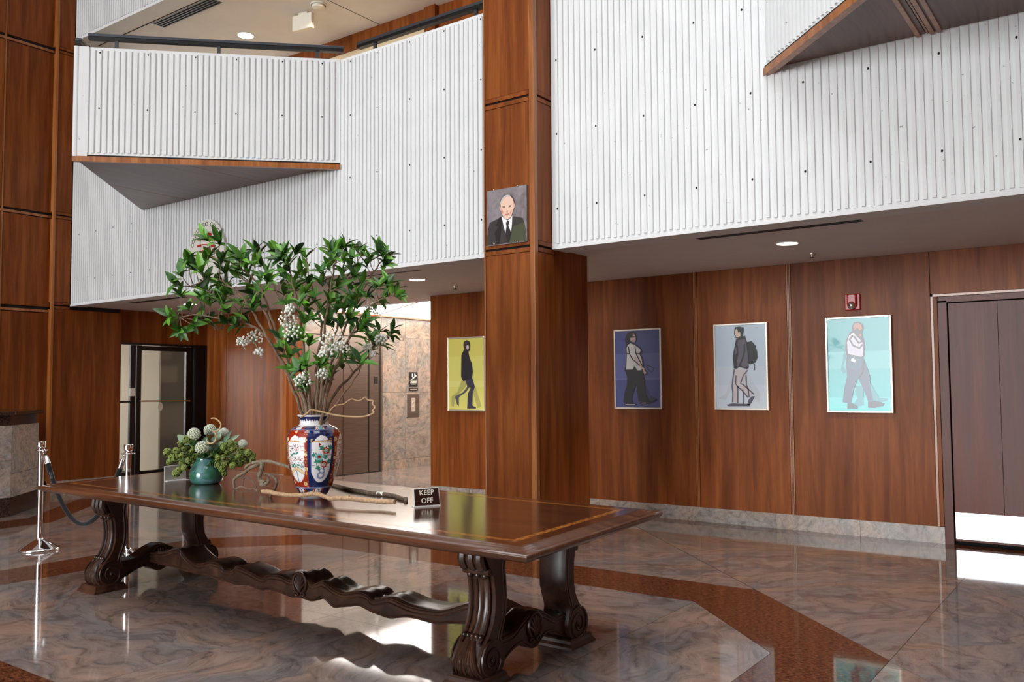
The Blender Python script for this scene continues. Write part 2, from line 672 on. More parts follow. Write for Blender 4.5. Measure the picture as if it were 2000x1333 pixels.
# triangular balconies that stand out from the ribbed walls, 45 degrees each way
def balcony(nm, C, A, Bp, holesL=(), holesR=()):
    root = struct_root(nm, (A[0], A[1], ZS))
    ribwall(root, C, A, ZS, ZP, 0.14, holes=holesL)
    ribwall(root, A, Bp, ZS, ZP, 0.14, pitch=0.0578, holes=holesR)
    return root


BA, BB, BC = (-8.56, 4.33), (-6.69, 6.18), (-10.41, 6.18)
hb = [(s, z) for s in (0.243, 0.69, 1.143, 1.574, 2.014, 2.452) for z in (4.232, 4.802)]
balc_l = balcony('wall_balcony_left', BC, BA, BB, holesR=hb)
RC, RA, RB = (-2.17, 6.18), (-0.32, 4.33), (1.53, 6.18)
balc_r = balcony('wall_balcony_right', RC, RA, RB, holesL=[(0.5, 4.2), (0.95, 4.2), (1.4, 4.2)])
# rounded arris at the tip of the left balcony
MB().tube([(BA[0] + 0.004, BA[1] + 0.03, ZS + 0.0), (BA[0] + 0.004, BA[1] + 0.03, ZP)], 0.03, 12).build('rounded_edge', 'ribbed_concrete', balc_l, smooth=True)


def soffit(root, tri, seams, trims):
    z = ZS - 0.012
    cells = grid_cut([ccw(tri)], 1, 0, seams)
    for p in cells:
        q = inset(ccw(p), 0.011)
        if len(q) > 2:
            MB().prism(q, z, ZS).build('soffit_panel', 'wood_soffit', root)
    MB().prism(inset(ccw(tri), 0.002), ZS - 0.002, ZS + 0.02).build('soffit_board', 'dark_gap', root)
    for a, b, w, h in trims:
        a, b = Vector((*a, 0)), Vector((*b, 0))
        u = (b - a).normalized()
        n = Vector((u.y, -u.x, 0))
        P = [a + n * 0.006 + u * 0.0, b + n * 0.006, b - n * w, a - n * w]
        MB().extrude([p + Vector((0, 0, ZS - h)) for p in P], (0, 0, h + 0.004)).build('soffit_trim', 'wood_trim', root)
    for x in seams:
        ys = [p[1] for c in cells for p in c if abs(p[0] - x) < 1e-4]
        if len(ys) > 1:
            for dx in (-0.0, ):
                MB().box((x - 0.006, min(ys) + .03, z + 0.001), (x + 0.006, max(ys), z + 0.008)).build('soffit_batten', 'wood_trim', root)


soffit(balc_l, [BC, BA, BB], (-9.37, -7.92), [(BA, BB, 0.035, 0.05)])
soffit(balc_r, [RC, RA, RB], (-1.06,), [(RC, RA, 0.05, 0.05)])
for dx in (-0.085, 0.0, 0.045):
    MB().box((-1.03 + dx - 0.014, 4.6, ZS - 0.024), (-1.03 + dx + 0.014, 6.17, ZS - 0.011)).build('soffit_batten', 'wood_trim', balc_r)

# ---------------------------------------------------------------- ceilings
ceil = MB().box((-12.3, YW + 0.06, ZC + 0.012), (5, 8.92, ZC + 0.09)).build('ceiling', 'ceiling_plaster', kind='structure')
MB().box((-12.2, YW + 0.055, ZC + 0.002), (-4.6, YW + 0.245, ZC + 0.03)).build('bulkhead_soffit', 'ceiling_plaster', ceil)
MB().box((-4.06, YW + 0.055, ZC + 0.002), (4.06, YW + 0.245, ZC + 0.03)).build('bulkhead_soffit', 'ceiling_plaster', ceil)
ceil2 = MB().box((-12.3, YW + 0.24, 6.4), (-4.0, 10, 6.5)).build('ceiling_upper', 'ceiling_plaster', kind='structure')
MB().box((-12.1, 6.46, 6.397), (-4.7, 6.475, 6.401)).build('shadow_joint', 'dark_gap', ceil2)
a, b = at(640, 0, Z=6.4), at(746, 50, Z=6.4)
dv = (b - a).normalized() * 0.004
pv = Vector((-dv.y, dv.x, 0))
MB().extrude([a - pv + Vector((0, 0, -.003)), b - pv + Vector((0, 0, -.003)), b + pv + Vector((0, 0, -.003)), a + pv + Vector((0, 0, -.003))], (0, 0, 0.004)).build('shadow_joint', 'dark_gap', ceil2)

# upper floor back wall: wood header over cream plaster, wooden pier
w_up = struct_root('wall_upper_back', (-8, YR, 2.7))
MB().box((-12.3, YR, 2.68), (-7.46, YR + 0.1, 6.4)).build('plaster', 'cream_plaster', w_up)
MB().box((-12.3, YR - 0.06, 6.19), (-7.46, YR + 0.02, 6.4)).build('wood_header', 'wood_panel', w_up)
MB().box((-7.46, YR - 0.10, 2.68), (-7.27, YR + 0.1, 6.4)).build('wood_pier', 'wood_panel', w_up)
MB().box((-7.26, YR - 0.03, 2.68), (-5.9, YR + 0.1, 6.4)).build('wood_panel', 'wood_panel', w_up)
MB().box((-5.89, YR - 0.03, 2.68), (-4.0, YR + 0.1, 6.4)).build('wood_panel', 'wood_panel', w_up)
MB().box((-12.3, YW + 0.24, 2.66), (5, YR + 0.3, 2.70)).build('floor_upper', 'asphalt', kind='structure')

# ---------------------------------------------------------------- lower back wall, wood panels on a stone plinth
ZB = 0.145
w_back = struct_root('wall_back', (-3, YR, 0))
MB().box((-7.36, YR + 0.018, 0), (-1.43, YR + 0.2, 2.68)).build('backing', 'dark_gap', w_back)
MB().box((-0.2, YR + 0.018, 0), (5, YR + 0.2, 2.68)).build('backing', 'dark_gap', w_back)
MB().box((-1.43, YR + 0.018, 2.14), (-0.2, YR + 0.2, 2.68)).build('backing', 'dark_gap', w_back)


def batten(root, x, y, z0, z1, w=0.042):
    mb = MB()
    for k in range(3):
        x0 = x - w / 2 + k * w / 3
        mb.box((x0 + 0.0025, y - 0.004, z0), (x0 + w / 3 - 0.0025, y + 0.02, z1))
    return mb.build('panel_batten', 'wood_trim', root)


XS = [-7.44, -5.74, -3.757, -2.772]
for i in range(4):
    x0 = XS[i] + (0.024 if i else 0)
    x1 = (XS[i + 1] - 0.024) if i < 3 else -1.505
    MB().box((x0, YR, ZB), (x1, YR + 0.02, 2.59)).build('wood_panel', 'wood_panel', w_back)
    if i:
        batten(w_back, XS[i], YR, ZB, 2.59)
MB().box((-1.499, YR, 2.205), (0.06, YR + 0.02, 2.59)).build('wood_panel', 'wood_panel', w_back)
MB().box((0.06, YR, ZB), (5, YR + 0.02, 2.59)).build('wood_panel', 'wood_panel', w_back)
MB().box((-7.44, YR + 0.021, 0.0), (-7.36, 12.6, 2.6)).build('return_panel', 'wood_panel', w_back)
base = struct_root('baseboard_back', (-3, YR, 0))
for x0, x1 in ((-7.44, -5.9), (-5.9, -4.94), (-4.94, -2.944), (-2.944, -2.155), (-2.155, -1.45), (0.08, 2.2)):
    MB().box((x0 + 0.0012, YR - 0.012, 0), (x1 - 0.0012, YR + 0.02, ZB)).build('plinth_stone', 'pale_granite', base)
w_bl = struct_root('wall_back_left', (-11.3, YR, 0))
MB().box((-12.3, YR + 0.018, 0), (-10.425, YR + 0.2, 2.68)).build('backing', 'dark_gap', w_bl)
for x0, x1 in ((-12.3, -11.74), (-11.735, -10.42)):
    MB().box((x0, YR, 0.13), (x1 - 0.004, YR + 0.02, 2.59)).build('wood_panel', 'wood_panel', w_bl)
MB().box((-10.42, YR - 0.004, 0.13), (-10.36, YR + 0.06, 2.59)).build('corner_batten', 'wood_trim', w_bl)
MB().box((-12.3, YR - 0.012, 0), (-10.35, YR + 0.02, 0.13)).build('plinth_stone', 'pale_granite', w_bl)

# ---------------------------------------------------------------- lift lobby
XE = -10.4
w_lift = struct_root('wall_lift_lobby', (XE, 10, 0))
MB().box((XE - 0.2, 8.46, 0), (XE - 0.02, 12.6, 2.68)).build('backing', 'dark_gap', w_lift)
MB().box((XE - 0.02, 8.47, 0.0), (XE, 8.86, 2.6)).build('wood_panel', 'wood_panel', w_lift)
ys = [8.86, 10.56, 11.15, 12.0, 12.6]
for i in range(4):
    z0 = 2.27 if i == 0 else 0.165
    MB().box((XE - 0.02, ys[i] + 0.002, 2.27), (XE, ys[i + 1] - 0.002, 2.6)).build('wall_stone', 'lift_granite', w_lift)
    if i:
        for za, zb in ((0.165, 1.32), (1.32, 2.27)):
            MB().box((XE - 0.02, ys[i] + 0.002, za + 0.002), (XE, ys[i + 1] - 0.002, zb - 0.002)).build('wall_stone', 'lift_granite', w_lift)
        MB().box((XE - 0.02, ys[i] + 0.002, 0), (XE + 0.008, ys[i + 1] - 0.002, 0.163)).build('plinth_stone', 'lift_granite', w_lift)
MB().box((-10.5, 12.6, 0), (-7.3, 12.8, 2.68)).build('wall_lift_end', 'lift_granite', kind='structure')
lum = struct_root('ceiling_lift', (-8.9, 10.5, 2.62))
MB().box((XE, 8.92, 2.63), (-7.44, 12.6, 2.7)).build('light_panel', 'lamp_panel', lum)
MB().box((XE, 8.92, 2.605), (XE + 0.05, 12.6, 2.632)).build('wood_rim', 'wood_trim', lum)
a, b = Vector((-10.35, 10.38, 2.612)), Vector((-7.45, 8.64, 2.612))
u = (b - a).normalized() * 0.018
n = Vector((-u.y, u.x, 0))
MB().extrude([a - n, b - n, b + n, a + n], (0, 0, 0.02)).build('wood_rim', 'wood_trim', lum)
MB().box((XE, 8.86, 2.585), (-7.44, 8.93, 2.69)).build('cove_edge', 'ceiling_plaster', lum)

d_lift = struct_root('door_2', (XE, 9.7, 0))
for y0, y1, off_ in ((8.86, 9.10, 0.006), (9.105, 9.698, -0.012), (9.702, 10.262, -0.006), (10.27, 10.515, 0.006)):
    MB().box((XE - 0.03, y0, 0.012), (XE + off_, y1, 2.26)).build('steel_leaf', 'brushed_steel', d_lift)
MB().box((XE - 0.03, 10.515, 0.0), (XE + 0.03, 10.555, 2.27)).build('steel_jamb', 'brushed_steel', d_lift)
MB().box((XE - 0.03, 8.86, 2.25), (XE + 0.03, 10.555, 2.285)).build('steel_head', 'brushed_steel', d_lift)
MB().box((XE - 0.03, 8.87, 0.0), (XE + 0.012, 10.54, 0.012)).build('sill', 'black_metal', d_lift)
MB().box((XE, 10.385, 1.47), (XE + 0.012, 10.46, 1.59)).build('indicator', 'black_plastic', d_lift)


# ---------------------------------------------------------------- columns clad in wood
def clad_column(nm, x0, x1, yf, yb, seams, ztop, ilo=True):
    root = struct_root(nm, ((x0 + x1) / 2, (yf + yb) / 2, 0))
    MB().box((x0 + 0.022, yf + 0.022, 0), (x1 - 0.022, yb - 0.022, ztop)).build('column_core', 'dark_gap', root)
    zs = [0.0] + list(seams) + [ztop]
    for i in range(len(zs) - 1):
        z0 = zs[i] + (0.052 if i else 0)
        z1 = zs[i + 1] - (0.048 if i < len(zs) - 2 else 0)
        if i == 0:
            for xa, xb in ((x1 - 0.03, x1 - 0.004), (x0 + 0.004, x0 + 0.03)):
                MB().box((xa, YW + 0.06, 0), (xb, yb, 2.6)).build('side_panel', 'wood_panel', root)
        yb2 = YW + 0.057
        for a, b, nm2 in (((x0 + 0.016, yf + 0.004, z0), (x1 - 0.055, yf + 0.03, z1), 'front_panel'),
                          ((x1 - 0.03, yf + 0.05, z0), (x1 - 0.004, yb2, z1), 'side_panel'),
                          ((x0 + 0.004, yf + 0.05, z0), (x0 + 0.03, yb2, z1), 'side_panel')):
            MB().box(a, b).build(nm2, 'wood_panel', root)
    for z in seams:
        for za, zb, o in ((z - 0.044, z - 0.008, 0.0), (z + 0.012, z + 0.048, 0.0)):
            MB().box((x0 + 0.016, yf + o, za), (x1 - 0.055, yf + 0.03, zb)).build('seam_bead', 'wood_panel', root)
            MB().box((x1 - 0.03, yf + 0.05, za), (x1 - o, YW + 0.05, zb)).build('seam_bead', 'wood_panel', root)
    for xa, xb in ((x0, x0 + 0.014), (x1 - 0.05, x1)):
        MB().box((xa, yf - 0.006, 0), (xb, yf + 0.045, ztop)).build('corner_strip', 'wood_trim', root, bevel=0.003)
    return root


clad_column('wall_column', -4.60, -4.062, 5.935, 6.78, (2.585, 3.875), 8.7)

# left-hand pier and the long wood wall that comes towards us from it
pier = struct_root('wall_column_left', (-12.4, 6.4, 0))
MB().box((-12.7, 5.97, 0), (-12.225, 6.95, 8.7)).build('column_core', 'dark_gap', pier)
XL = -12.30
MB().box((-12.235, 5.925, 0), (-12.185, 5.955, 8.7)).build('corner_strip', 'wood_trim', pier)
for z0, z1 in ((0.14, 2.53), (2.63, 3.80), (3.90, 6.16), (6.26, 8.7)):
    MB().box((-12.26, 5.955, z0), (-12.2, YW - 0.0 if z0 > 2.6 else 6.955, z1)).build('side_panel', 'wood_panel', pier)
    MB().box((-12.32, 5.94, z0), (-12.237, 5.98, z1)).build('front_panel', 'wood_trim', pier)
    for za in (z1 + 0.006, z1 + 0.06):
        MB().box((-12.26, 5.955, za), (-12.195, YW, za + 0.034)).build('seam_bead', 'wood_panel', pier)
MB().box((-12.25, 5.96, 0), (-12.19, 6.955, 0.14)).build('plinth_stone', 'pale_granite', pier)
w_l = struct_root('wall_left', (XL, 1, 0))
MB().box((XL - 0.2, -22, 0), (XL - 0.022, 5.97, 8.7)).build('backing', 'dark_gap', w_l)
ysm = [-8.5, -4.6, -1.3, 2.0, 5.30, 5.965]
for z0, z1 in ((0.14, 2.47), (2.56, 3.80), (3.88, 6.16), (6.25, 8.7)):
    for i in range(5):
        MB().box((XL - 0.03, ysm[i] + 0.012, z0), (XL, ysm[i + 1] - 0.012, z1)).build('wood_panel', 'wood_panel', w_l)
    MB().box((XL - 0.03, -8.5, z1 + 0.012), (XL + 0.012, 5.965, z1 + 0.045)).build('rail_moulding', 'wood_trim', w_l)
for y in ysm[1:-1]:
    MB().box((XL - 0.03, y - 0.008, 0.14), (XL + 0.006, y + 0.008, 8.7)).build('panel_batten', 'wood_trim', w_l)
MB().box((XL - 0.03, -8.5, 0), (XL + 0.012, 5.965, 0.135)).build('plinth_stone', 'dark_granite', w_l)

w_r = struct_root('wall_right', (5.1, 0, 0))
for z0, z1 in ((0.14, 2.47), (2.56, 3.80), (3.88, 6.16), (6.25, 10.9)):
    for i in range(5):
        MB().box((5.0, -8.9 + 3.47 * i + 0.012, z0), (5.03, -8.9 + 3.47 * (i + 1) - 0.012, z1)).build('wood_panel', 'wood_panel', w_r)
MB().box((5.022, -22, 0), (5.2, 8.45, 10.9)).build('backing', 'dark_gap', w_r)
MB().box((-12.5, -22, 10.9), (5.2, 10, 11.1)).build('ceiling_hall', 'ceiling_plaster', kind='structure')
MB().box((-12.5, YW + 0.24, 8.6), (5.2, 9.9, 10.9)).build('wall_hall_top', 'ceiling_plaster', kind='structure')
MB().box((-12.5, -22, 8.69), (-12.3, 8.5, 10.9)).build('wall_left_top', 'wood_panel', kind='structure')

# ---------------------------------------------------------------- door on the right
d1 = struct_root('door_1', (-0.75, YR, 0))
fx0, fx1, fz = -1.497, 0.06, 2.20
MB().box((fx0, YR - 0.022, 0.15), (fx0 + 0.018, YR + 0.02, fz)).build('frame_bead', 'wood_trim', d1)
MB().box((fx0, YR - 0.022, fz - 0.02), (fx1, YR + 0.02, fz)).build('frame_bead', 'wood_trim', d1)
MB().box((fx0 + 0.019, YR - 0.012, 0.15), (fx0 + 0.05, YR + 0.05, fz - 0.021)).build('frame_moulding', 'wood_panel', d1)
MB().box((fx0 + 0.055, YR - 0.006, 0), (fx0 + 0.125, YR + 0.1, fz - 0.06)).build('jamb', 'wood_door', d1)
MB().box((fx0 + 0.055, YR - 0.006, fz - 0.075), (fx1, YR + 0.1, fz - 0.024)).build('head', 'wood_door', d1)
MB().box((fx0 + 0.02, YR - 0.02, 0), (fx0 + 0.056, YR + 0.03, ZB)).build('plinth_block', 'pale_granite', d1)
lx = fx0 + 0.135
for x0, x1 in ((lx, -0.983), (-0.979, -0.02)):
    MB().box((x0, YR + 0.02, 0.03), (x1, YR + 0.06, fz - 0.085)).build('door_leaf', 'wood_door', d1)
kp = MB().box((lx + 0.004, YR + 0.012, 0.05), (-0.04, YR + 0.021, 0.278)).build('kick_plate', 'kick_plate_steel', d1)
sc_ = MB()
for k in range(9):
    for z in (0.062, 0.266):
        sc_.ball((lx + 0.02 + k * 0.15, YR + 0.0115, z), 0.004, 6, 4)
sc_.build('screw', 'black_metal', kp)
MB().box((fx0 + 0.06, YR + 0.1, 0), (0.06, YR + 0.14, 2.2)).build('door_back', 'dark_gap', d1)

# ---------------------------------------------------------------- glazed exit door on the left
XD = -12.25
MB().box((XD - 0.1, 6.955, 2.105), (XD - 0.01, YR, 2.6)).build('wall_over_exit', 'wood_panel', kind='structure')
d3 = struct_root('door_3', (XD, 7.6, 0))
bk = lambda nm, a, b, mat='black_metal': MB().box(a, b).build(nm, mat, d3)
bk('frame_head', (XD - 0.08, 6.9, 2.075), (XD, 8.45, 2.105))
bk('frame_post', (XD - 0.09, 8.235, 0), (XD + 0.005, 8.285, 2.08))
bk('frame_post', (XD - 0.08, 8.175, 0), (XD - 0.03, 8.222, 2.08))
bk('frame_post', (XD - 0.08, 8.30, 0), (XD, 8.45, 2.08))
bk('leaf_stile', (XD - 0.07, 8.085, 0.02), (XD - 0.02, 8.165, 2.07))
bk('leaf_stile', (XD - 0.07, 7.25, 0.02), (XD - 0.02, 7.325, 2.07))
bk('leaf_stile', (XD - 0.07, 7.15, 0.02), (XD - 0.02, 7.235, 2.07))
bk('leaf_rail', (XD - 0.07, 7.32, 1.995), (XD - 0.02, 8.09, 2.065))
bk('leaf_rail', (XD - 0.07, 7.32, 0.02), (XD - 0.02, 8.09, 0.17))
bk('leaf_rail', (XD - 0.07, 6.6, 0.02), (XD - 0.02, 7.16, 0.17))
for y0, y1 in ((7.32, 8.09), (6.6, 7.155)):
    MB().box((XD - 0.05, y0, 0.16), (XD - 0.044, y1, 2.0)).build('glass_pane', 'clear_glass', d3)
MB().tube([(XD + 0.03, 7.27, 1.225), (XD + 0.03, 8.13, 1.215)], 0.012, 10).build('push_bar', 'chrome', d3, smooth=True)
MB().tube([(XD + 0.03, 6.7, 1.215), (XD + 0.03, 7.19, 1.22)], 0.014, 10).build('push_bar', 'black_metal', d3, smooth=True)
MB().box((XD - 0.02, 7.115, 1.30), (XD + 0.035, 7.2, 1.42)).build('lock_box', 'white_plastic', d3, bevel=0.006)
MB().lathe([(0.0001, 0), (0.038, 0.0), (0.038, 0.002), (0.0001, 0.002)], (0, 0, 0), 16)
st = MB()
st.extrude([(XD - 0.04, 7.66 + 0.042 * cos(k * pi / 8), 1.135 + 0.065 * sin(k * pi / 8)) for k in range(16)], (0.002, 0, 0))
st.build('oval_sticker', 'white_plastic', d3)
for z in (1.0, 1.86):
    MB().box((XD - 0.03, 8.15, z), (XD - 0.005, 8.19, z + 0.12)).build('hinge', 'black_metal', d3)

# the covered drive outside
MB().box((-45, -6, -0.14), (-12.45, 32, -0.06)).build('floor_drive', 'asphalt', kind='structure')
MB().box((-21, 6.5, 2.75), (-12.5, 20, 2.95)).build('ceiling_drive', 'ceiling_plaster', kind='structure')
MB().box((-15.2, 8.47, -0.06), (-13.6, 9.6, 2.75)).build('wall_drive_pillar', 'beige_concrete', kind='structure', bevel=0.04)
MB().box((-38, 2, -0.06), (-37.6, 31, 7)).build('wall_drive_far', 'white_paint', kind='structure')
pipes = [thing('sprinkler_pipe', lab, 'pipe', (-16, 8.9, z), 'red pipes in the drive') for lab, z in
         (('dark red pipe under the drive canopy, the upper of the two', 2.28), ('dark red pipe under the drive canopy, the lower of the two', 2.1))]
for p_, (xx, z) in zip(pipes, ((-16.4, 2.37), (-16.0, 2.2))):
    MB().tube([(xx, 6.6, z), (xx, 13, z)], 0.045, 8).build('pipe', 'red_paint', p_, smooth=True)
    for y in (7.4, 9.4, 11.4):
        MB().box((xx - 0.03, y, z), (xx + 0.03, y + 0.03, 2.75)).build('hanger', 'red_paint', p_)


def suv(x, y, rz):
    t = thing('parked_suv', 'white parked car with black windows, seen through the glass exit door', 'car', (x, y, -0.06))
    M_ = Matrix.Rotation(rz, 4, 'Z')
    T = lambda p: Vector((x, y, -0.06)) + M_ @ Vector(p)

    def bodyshape(poly, w, name, mat, bev=0.05):
        mb = MB()
        mb.extrude([T((px, -w, pz)) for px, pz in poly], T((0, 2 * w, 0)) - T((0, 0, 0)))
        return mb.build(name, mat, t, bevel=bev)
    b = bodyshape([(-2.2, 0.35), (-2.2, 1.0), (-1.9, 1.08), (2.25, 1.1), (2.3, 0.7), (2.25, 0.35), (1.85, 0.35), (1.7, 0.68), (1.3, 0.82), (0.9, 0.68), (0.78, 0.35),
                   (-0.85, 0.35), (-0.98, 0.68), (-1.35, 0.82), (-1.75, 0.68), (-1.88, 0.35)], 0.9, 'body', 'car_paint')
    bodyshape([(-1.3, 1.05), (-0.7, 1.62), (1.9, 1.66), (2.2, 1.06)], 0.80, 'cabin', 'black_plastic')
    bodyshape([(-0.72, 1.60), (-0.6, 1.70), (1.85, 1.73), (1.95, 1.62)], 0.82, 'roof', 'car_paint', 0.02)
    bodyshape([(-2.25, 0.22), (-2.25, 0.40), (2.3, 0.40), (2.3, 0.22)], 0.88, 'sill_trim', 'black_plastic', 0.02)
    for wx in (-1.35, 1.28):
        for s in (-1, 1):
            mb = MB()
            ring_ = lambda r, yy: [T((wx + r * cos(k * pi / 10), yy, 0.36 + r * sin(k * pi / 10))) for k in range(20)]
            mb.extrude(ring_(0.36, s * 0.70), T((0, s * 0.2, 0)) - T((0, 0, 0)))
            wh = mb.build('wheel', 'rubber', t, bevel=0.02)
            hb_ = MB()
            for k in range(5):
                a = 2 * pi * k / 5
                c, s2 = cos(a), sin(a)
                hb_.extrude([T((wx + 0.03 * -s2, s * 0.9, 0.36 + 0.03 * c)), T((wx + 0.25 * c - 0.04 * s2, s * 0.9, 0.36 + 0.25 * s2 + 0.04 * c)),
                             T((wx + 0.25 * c + 0.04 * s2, s * 0.9, 0.36 + 0.25 * s2 - 0.04 * c)), T((wx + 0.03 * s2, s * 0.9, 0.36 - 0.03 * c))], T((0, s * 0.012, 0)) - T((0, 0, 0)))
            hb_.build('rim', 'frame_silver', wh)
    for s in (-1, 1):
        MB().ball(T((-0.75, s * 1.0, 1.12)), 0.13, 10, 6, sz=0.7).build('wing_mirror', 'car_paint', t, smooth=True)
    return t


suv(-25.6, 15.0, radians(35.5))
cn = thing('traffic_cone', 'orange traffic cone lying on its side on the drive outside', 'cone', at(270, 861, X=-20.5))
c0 = at(270, 861, X=-20.5)
c0.z = 0.1
e = CAM_R.copy(); e.z = 0; e.normalize()
for r0, r1, s0, s1, mat, nm in ((0.20, 0.03, -0.28, 0.42, 'orange_plastic', 'cone_body'), (0.26, 0.26, -0.36, -0.30, 'orange_plastic', 'cone_base')):
    MB().tube([c0 + e * s0 + Vector((0, 0, r0 - 0.16)), c0 + e * s1 + Vector((0, 0, r1 - 0.16))], [r0, r1], 14).build(nm, mat, cn, smooth=True)
# folding table just outside
ft = thing('folding_table', 'white folding table with crossed metal legs outside the glass exit door', 'table', (-16.2, 9.9, -0.06))
fx, fy = at(286, 824, X=-16.2).y, -16.2
MB().box((-16.6, fx + 0.02, 0.86), (-15.8, fx + 1.5, 0.90)).build('table_top', 'white_plastic', ft)
for xx in (-16.5, -15.9):
    for ya, yb in ((fx + 0.1, fx + 0.8), (fx + 0.8, fx + 0.1)):
        MB().tube([(xx, ya, 0.86), (xx, yb, -0.06)], 0.014, 6).build('leg', 'frame_silver', ft, smooth=True)

# ---------------------------------------------------------------- reception desk
dk = thing('reception_desk', 'grey granite reception desk with a dark stone top at the left edge', 'desk', (-11, 3.6, 0))
DP = [(-10.206, 4.557), (-10.765, 5.11), (-11.7, 5.11), (-11.7, 1.6), (-10.206, 1.6)]
MB().prism(inset(ccw(DP), -0.0) or DP, 0.21, 1.0).build('core', 'dark_gap', dk)
fc = list(zip(DP, DP[1:] + DP[:1]))
mbp = MB().prism(DP, 0, 0.207)
mbp.build('plinth', 'dark_granite', dk, bevel=0.004)


def cladding(a, b, splits, z0, z1):
    a, b = Vector((*a, 0)), Vector((*b, 0))
    u = (b - a).normalized(); L = (b - a).length
    n = Vector((u.y, -u.x, 0))
    if n.dot(Vector((-11.1, 3.4, 0)) - a) > 0:
        n = -n
    ss = [0] + [k for k in splits] + [L]
    for i in range(len(ss) - 1):
        P = [a + u * (ss[i] + .001) + n * 0.004, a + u * (ss[i + 1] - .001) + n * 0.004, a + u * (ss[i + 1] - .001) - n * 0.02, a + u * (ss[i] + .001) - n * 0.02]
        MB().extrude([p + Vector((0, 0, z0)) for p in P], (0, 0, z1 - z0)).build('front_stone', 'pale_granite', dk)


cladding((-10.206, 4.557), (-10.765, 5.11), (), 0.212, 0.47)
cladding((-10.206, 4.557), (-10.765, 5.11), (), 0.474, 1.008)
cladding((-10.206, 4.557), (-10.206, 1.6), (1.0, 2.0), 0.212, 0.62)
cladding((-10.206, 4.557), (-10.206, 1.6), (1.0, 2.0), 0.624, 1.008)
MB().prism([(-10.22, 4.55), (-10.77, 5.09), (-11.7, 5.09), (-11.7, 1.6), (-10.22, 1.6)], 1.0, 1.12).build('frieze', 'dark_granite', dk)
MB().prism([(-10.165, 4.575), (-10.74, 5.155), (-11.75, 5.155), (-11.75, 1.55), (-10.165, 1.55)], 1.12, 1.165).build('desk_top', 'dark_granite', dk, bevel=0.008)

# ---------------------------------------------------------------- ceiling fittings
def downlight(px, py, z, label, power, r=0.085, warm=(1.0, 0.86, 0.66), xy=None):
    p = at(px, py, Z=z) if xy is None else Vector((*xy, z))
    t = thing('downlight', label, 'ceiling light', p, 'recessed downlights')
    c = (p.x, p.y, z)
    MB().lathe([(r, 0.0), (r * 1.18, 0.0), (r * 1.2, -0.004), (r * 1.02, -0.008), (r, -0.003)], c, 24).build('trim_ring', 'white_paint', t, smooth=True)
    MB().lathe([(r, -0.003), (0.0001, -0.003)], c, 24).build('lamp_disc', 'lamp_disc', t)
    d = bpy.data.lights.new('downlight_lamp', 'SPOT')
    d.energy = power
    d.spot_size = radians(104)
    d.spot_blend = 0.6
    d.color = warm
    d.shadow_soft_size = r * S
    o = bpy.data.objects.new('downlight_lamp', d)
    COL.objects.link(o)
    o.parent = t
    o.location = (0, 0, -0.02)
    o['_o'] = tuple(p)


ZL = ZC + 0.012
downlight(1538, 475, ZL, 'round ceiling downlight in front of the white walking picture', 130)
downlight(815, 546, ZL, 'round ceiling downlight left of the column, near the air slot', 130)
downlight(0, 0, ZL, 'round ceiling downlight just showing beside the left edge of the column', 110, xy=(-5.70, 7.62))
downlight(371, 594, ZL, 'round ceiling downlight behind the left leaves of the tall branches', 90)
downlight(480, 69, 6.4, 'round downlight in the upper-floor ceiling above the balcony rail', 220, 0.105)
for x, y in ((-8.3, 7.4), (-6.3, 7.5)):   # further lamps of the upper floor row, above the picture's edge
    d = bpy.data.lights.new('upper_lamp', 'SPOT'); d.energy = 220; d.spot_size = radians(150); d.spot_blend = 0.7; d.color = (1, 0.84, 0.62); d.shadow_soft_size = 0.1
    o = bpy.data.objects.new('upper_lamp', d); COL.objects.link(o); o.location = Vector((x, y, 6.37)) * S


def slot_diffuser(x0, x1, y0, y1, z, label, n, mat_bg='dark_gap'):
    t = thing('air_slot', label, 'air vent', ((x0 + x1) / 2, (y0 + y1) / 2, z))
    MB().box((x0, y0, z - 0.001), (x1, y1, z + 0.006)).build('slot_backing', mat_bg, t)
    w = (y1 - y0) / n
    for k in range(n + 1):
        y = y0 + w * k
        MB().box((x0, y - 0.006, z - 0.004), (x1, y + 0.006, z + 0.002)).build('blade', 'rail_metal' if mat_bg == 'dark_gap' else mat_bg, t)
    for x in (x0, x1):
        MB().box((x - 0.006, y0 - 0.006, z - 0.004), (x + 0.006, y1 + 0.006, z + 0.002)).build('end_cap', 'rail_metal', t)


slot_diffuser(-2.86, -1.60, 6.475, 6.56, ZL, 'long black slot air vent in the ceiling right of the column', 2)
slot_diffuser(-7.2, -5.87, 6.44, 6.52, ZL, 'black slot air vent in the ceiling behind the tall branches', 2)
slot_diffuser(-11.2, -9.95, 6.46, 6.56, ZL, 'black slot air vent in the ceiling at the far left', 2)
slot_diffuser(-10.75, -9.45, 6.50, 6.67, 6.4, 'slot air vent in the upper-floor ceiling', 4)


def sprinkler(px, py, z, label):
    p = at(px, py, Z=z)
    t = thing('ceiling_sprinkler', label, 'sprinkler', p)
    MB().lathe([(0.0001, 0.0), (0.036, 0.0), (0.034, -0.008), (0.012, -0.012), (0.010, -0.030), (0.0001, -0.030)], tuple(p), 12).build('escutcheon', 'frame_silver', t, smooth=True)
    MB().lathe([(0.0001, -0.034), (0.022, -0.034), (0.022, -0.038), (0.0001, -0.038)], tuple(p), 12).build('deflector', 'black_metal', t)
    MB().tube([p + Vector((0, 0, -0.02)), p + Vector((0, 0, -0.036))], 0.006, 6).build('frame_arm', 'black_metal', t)


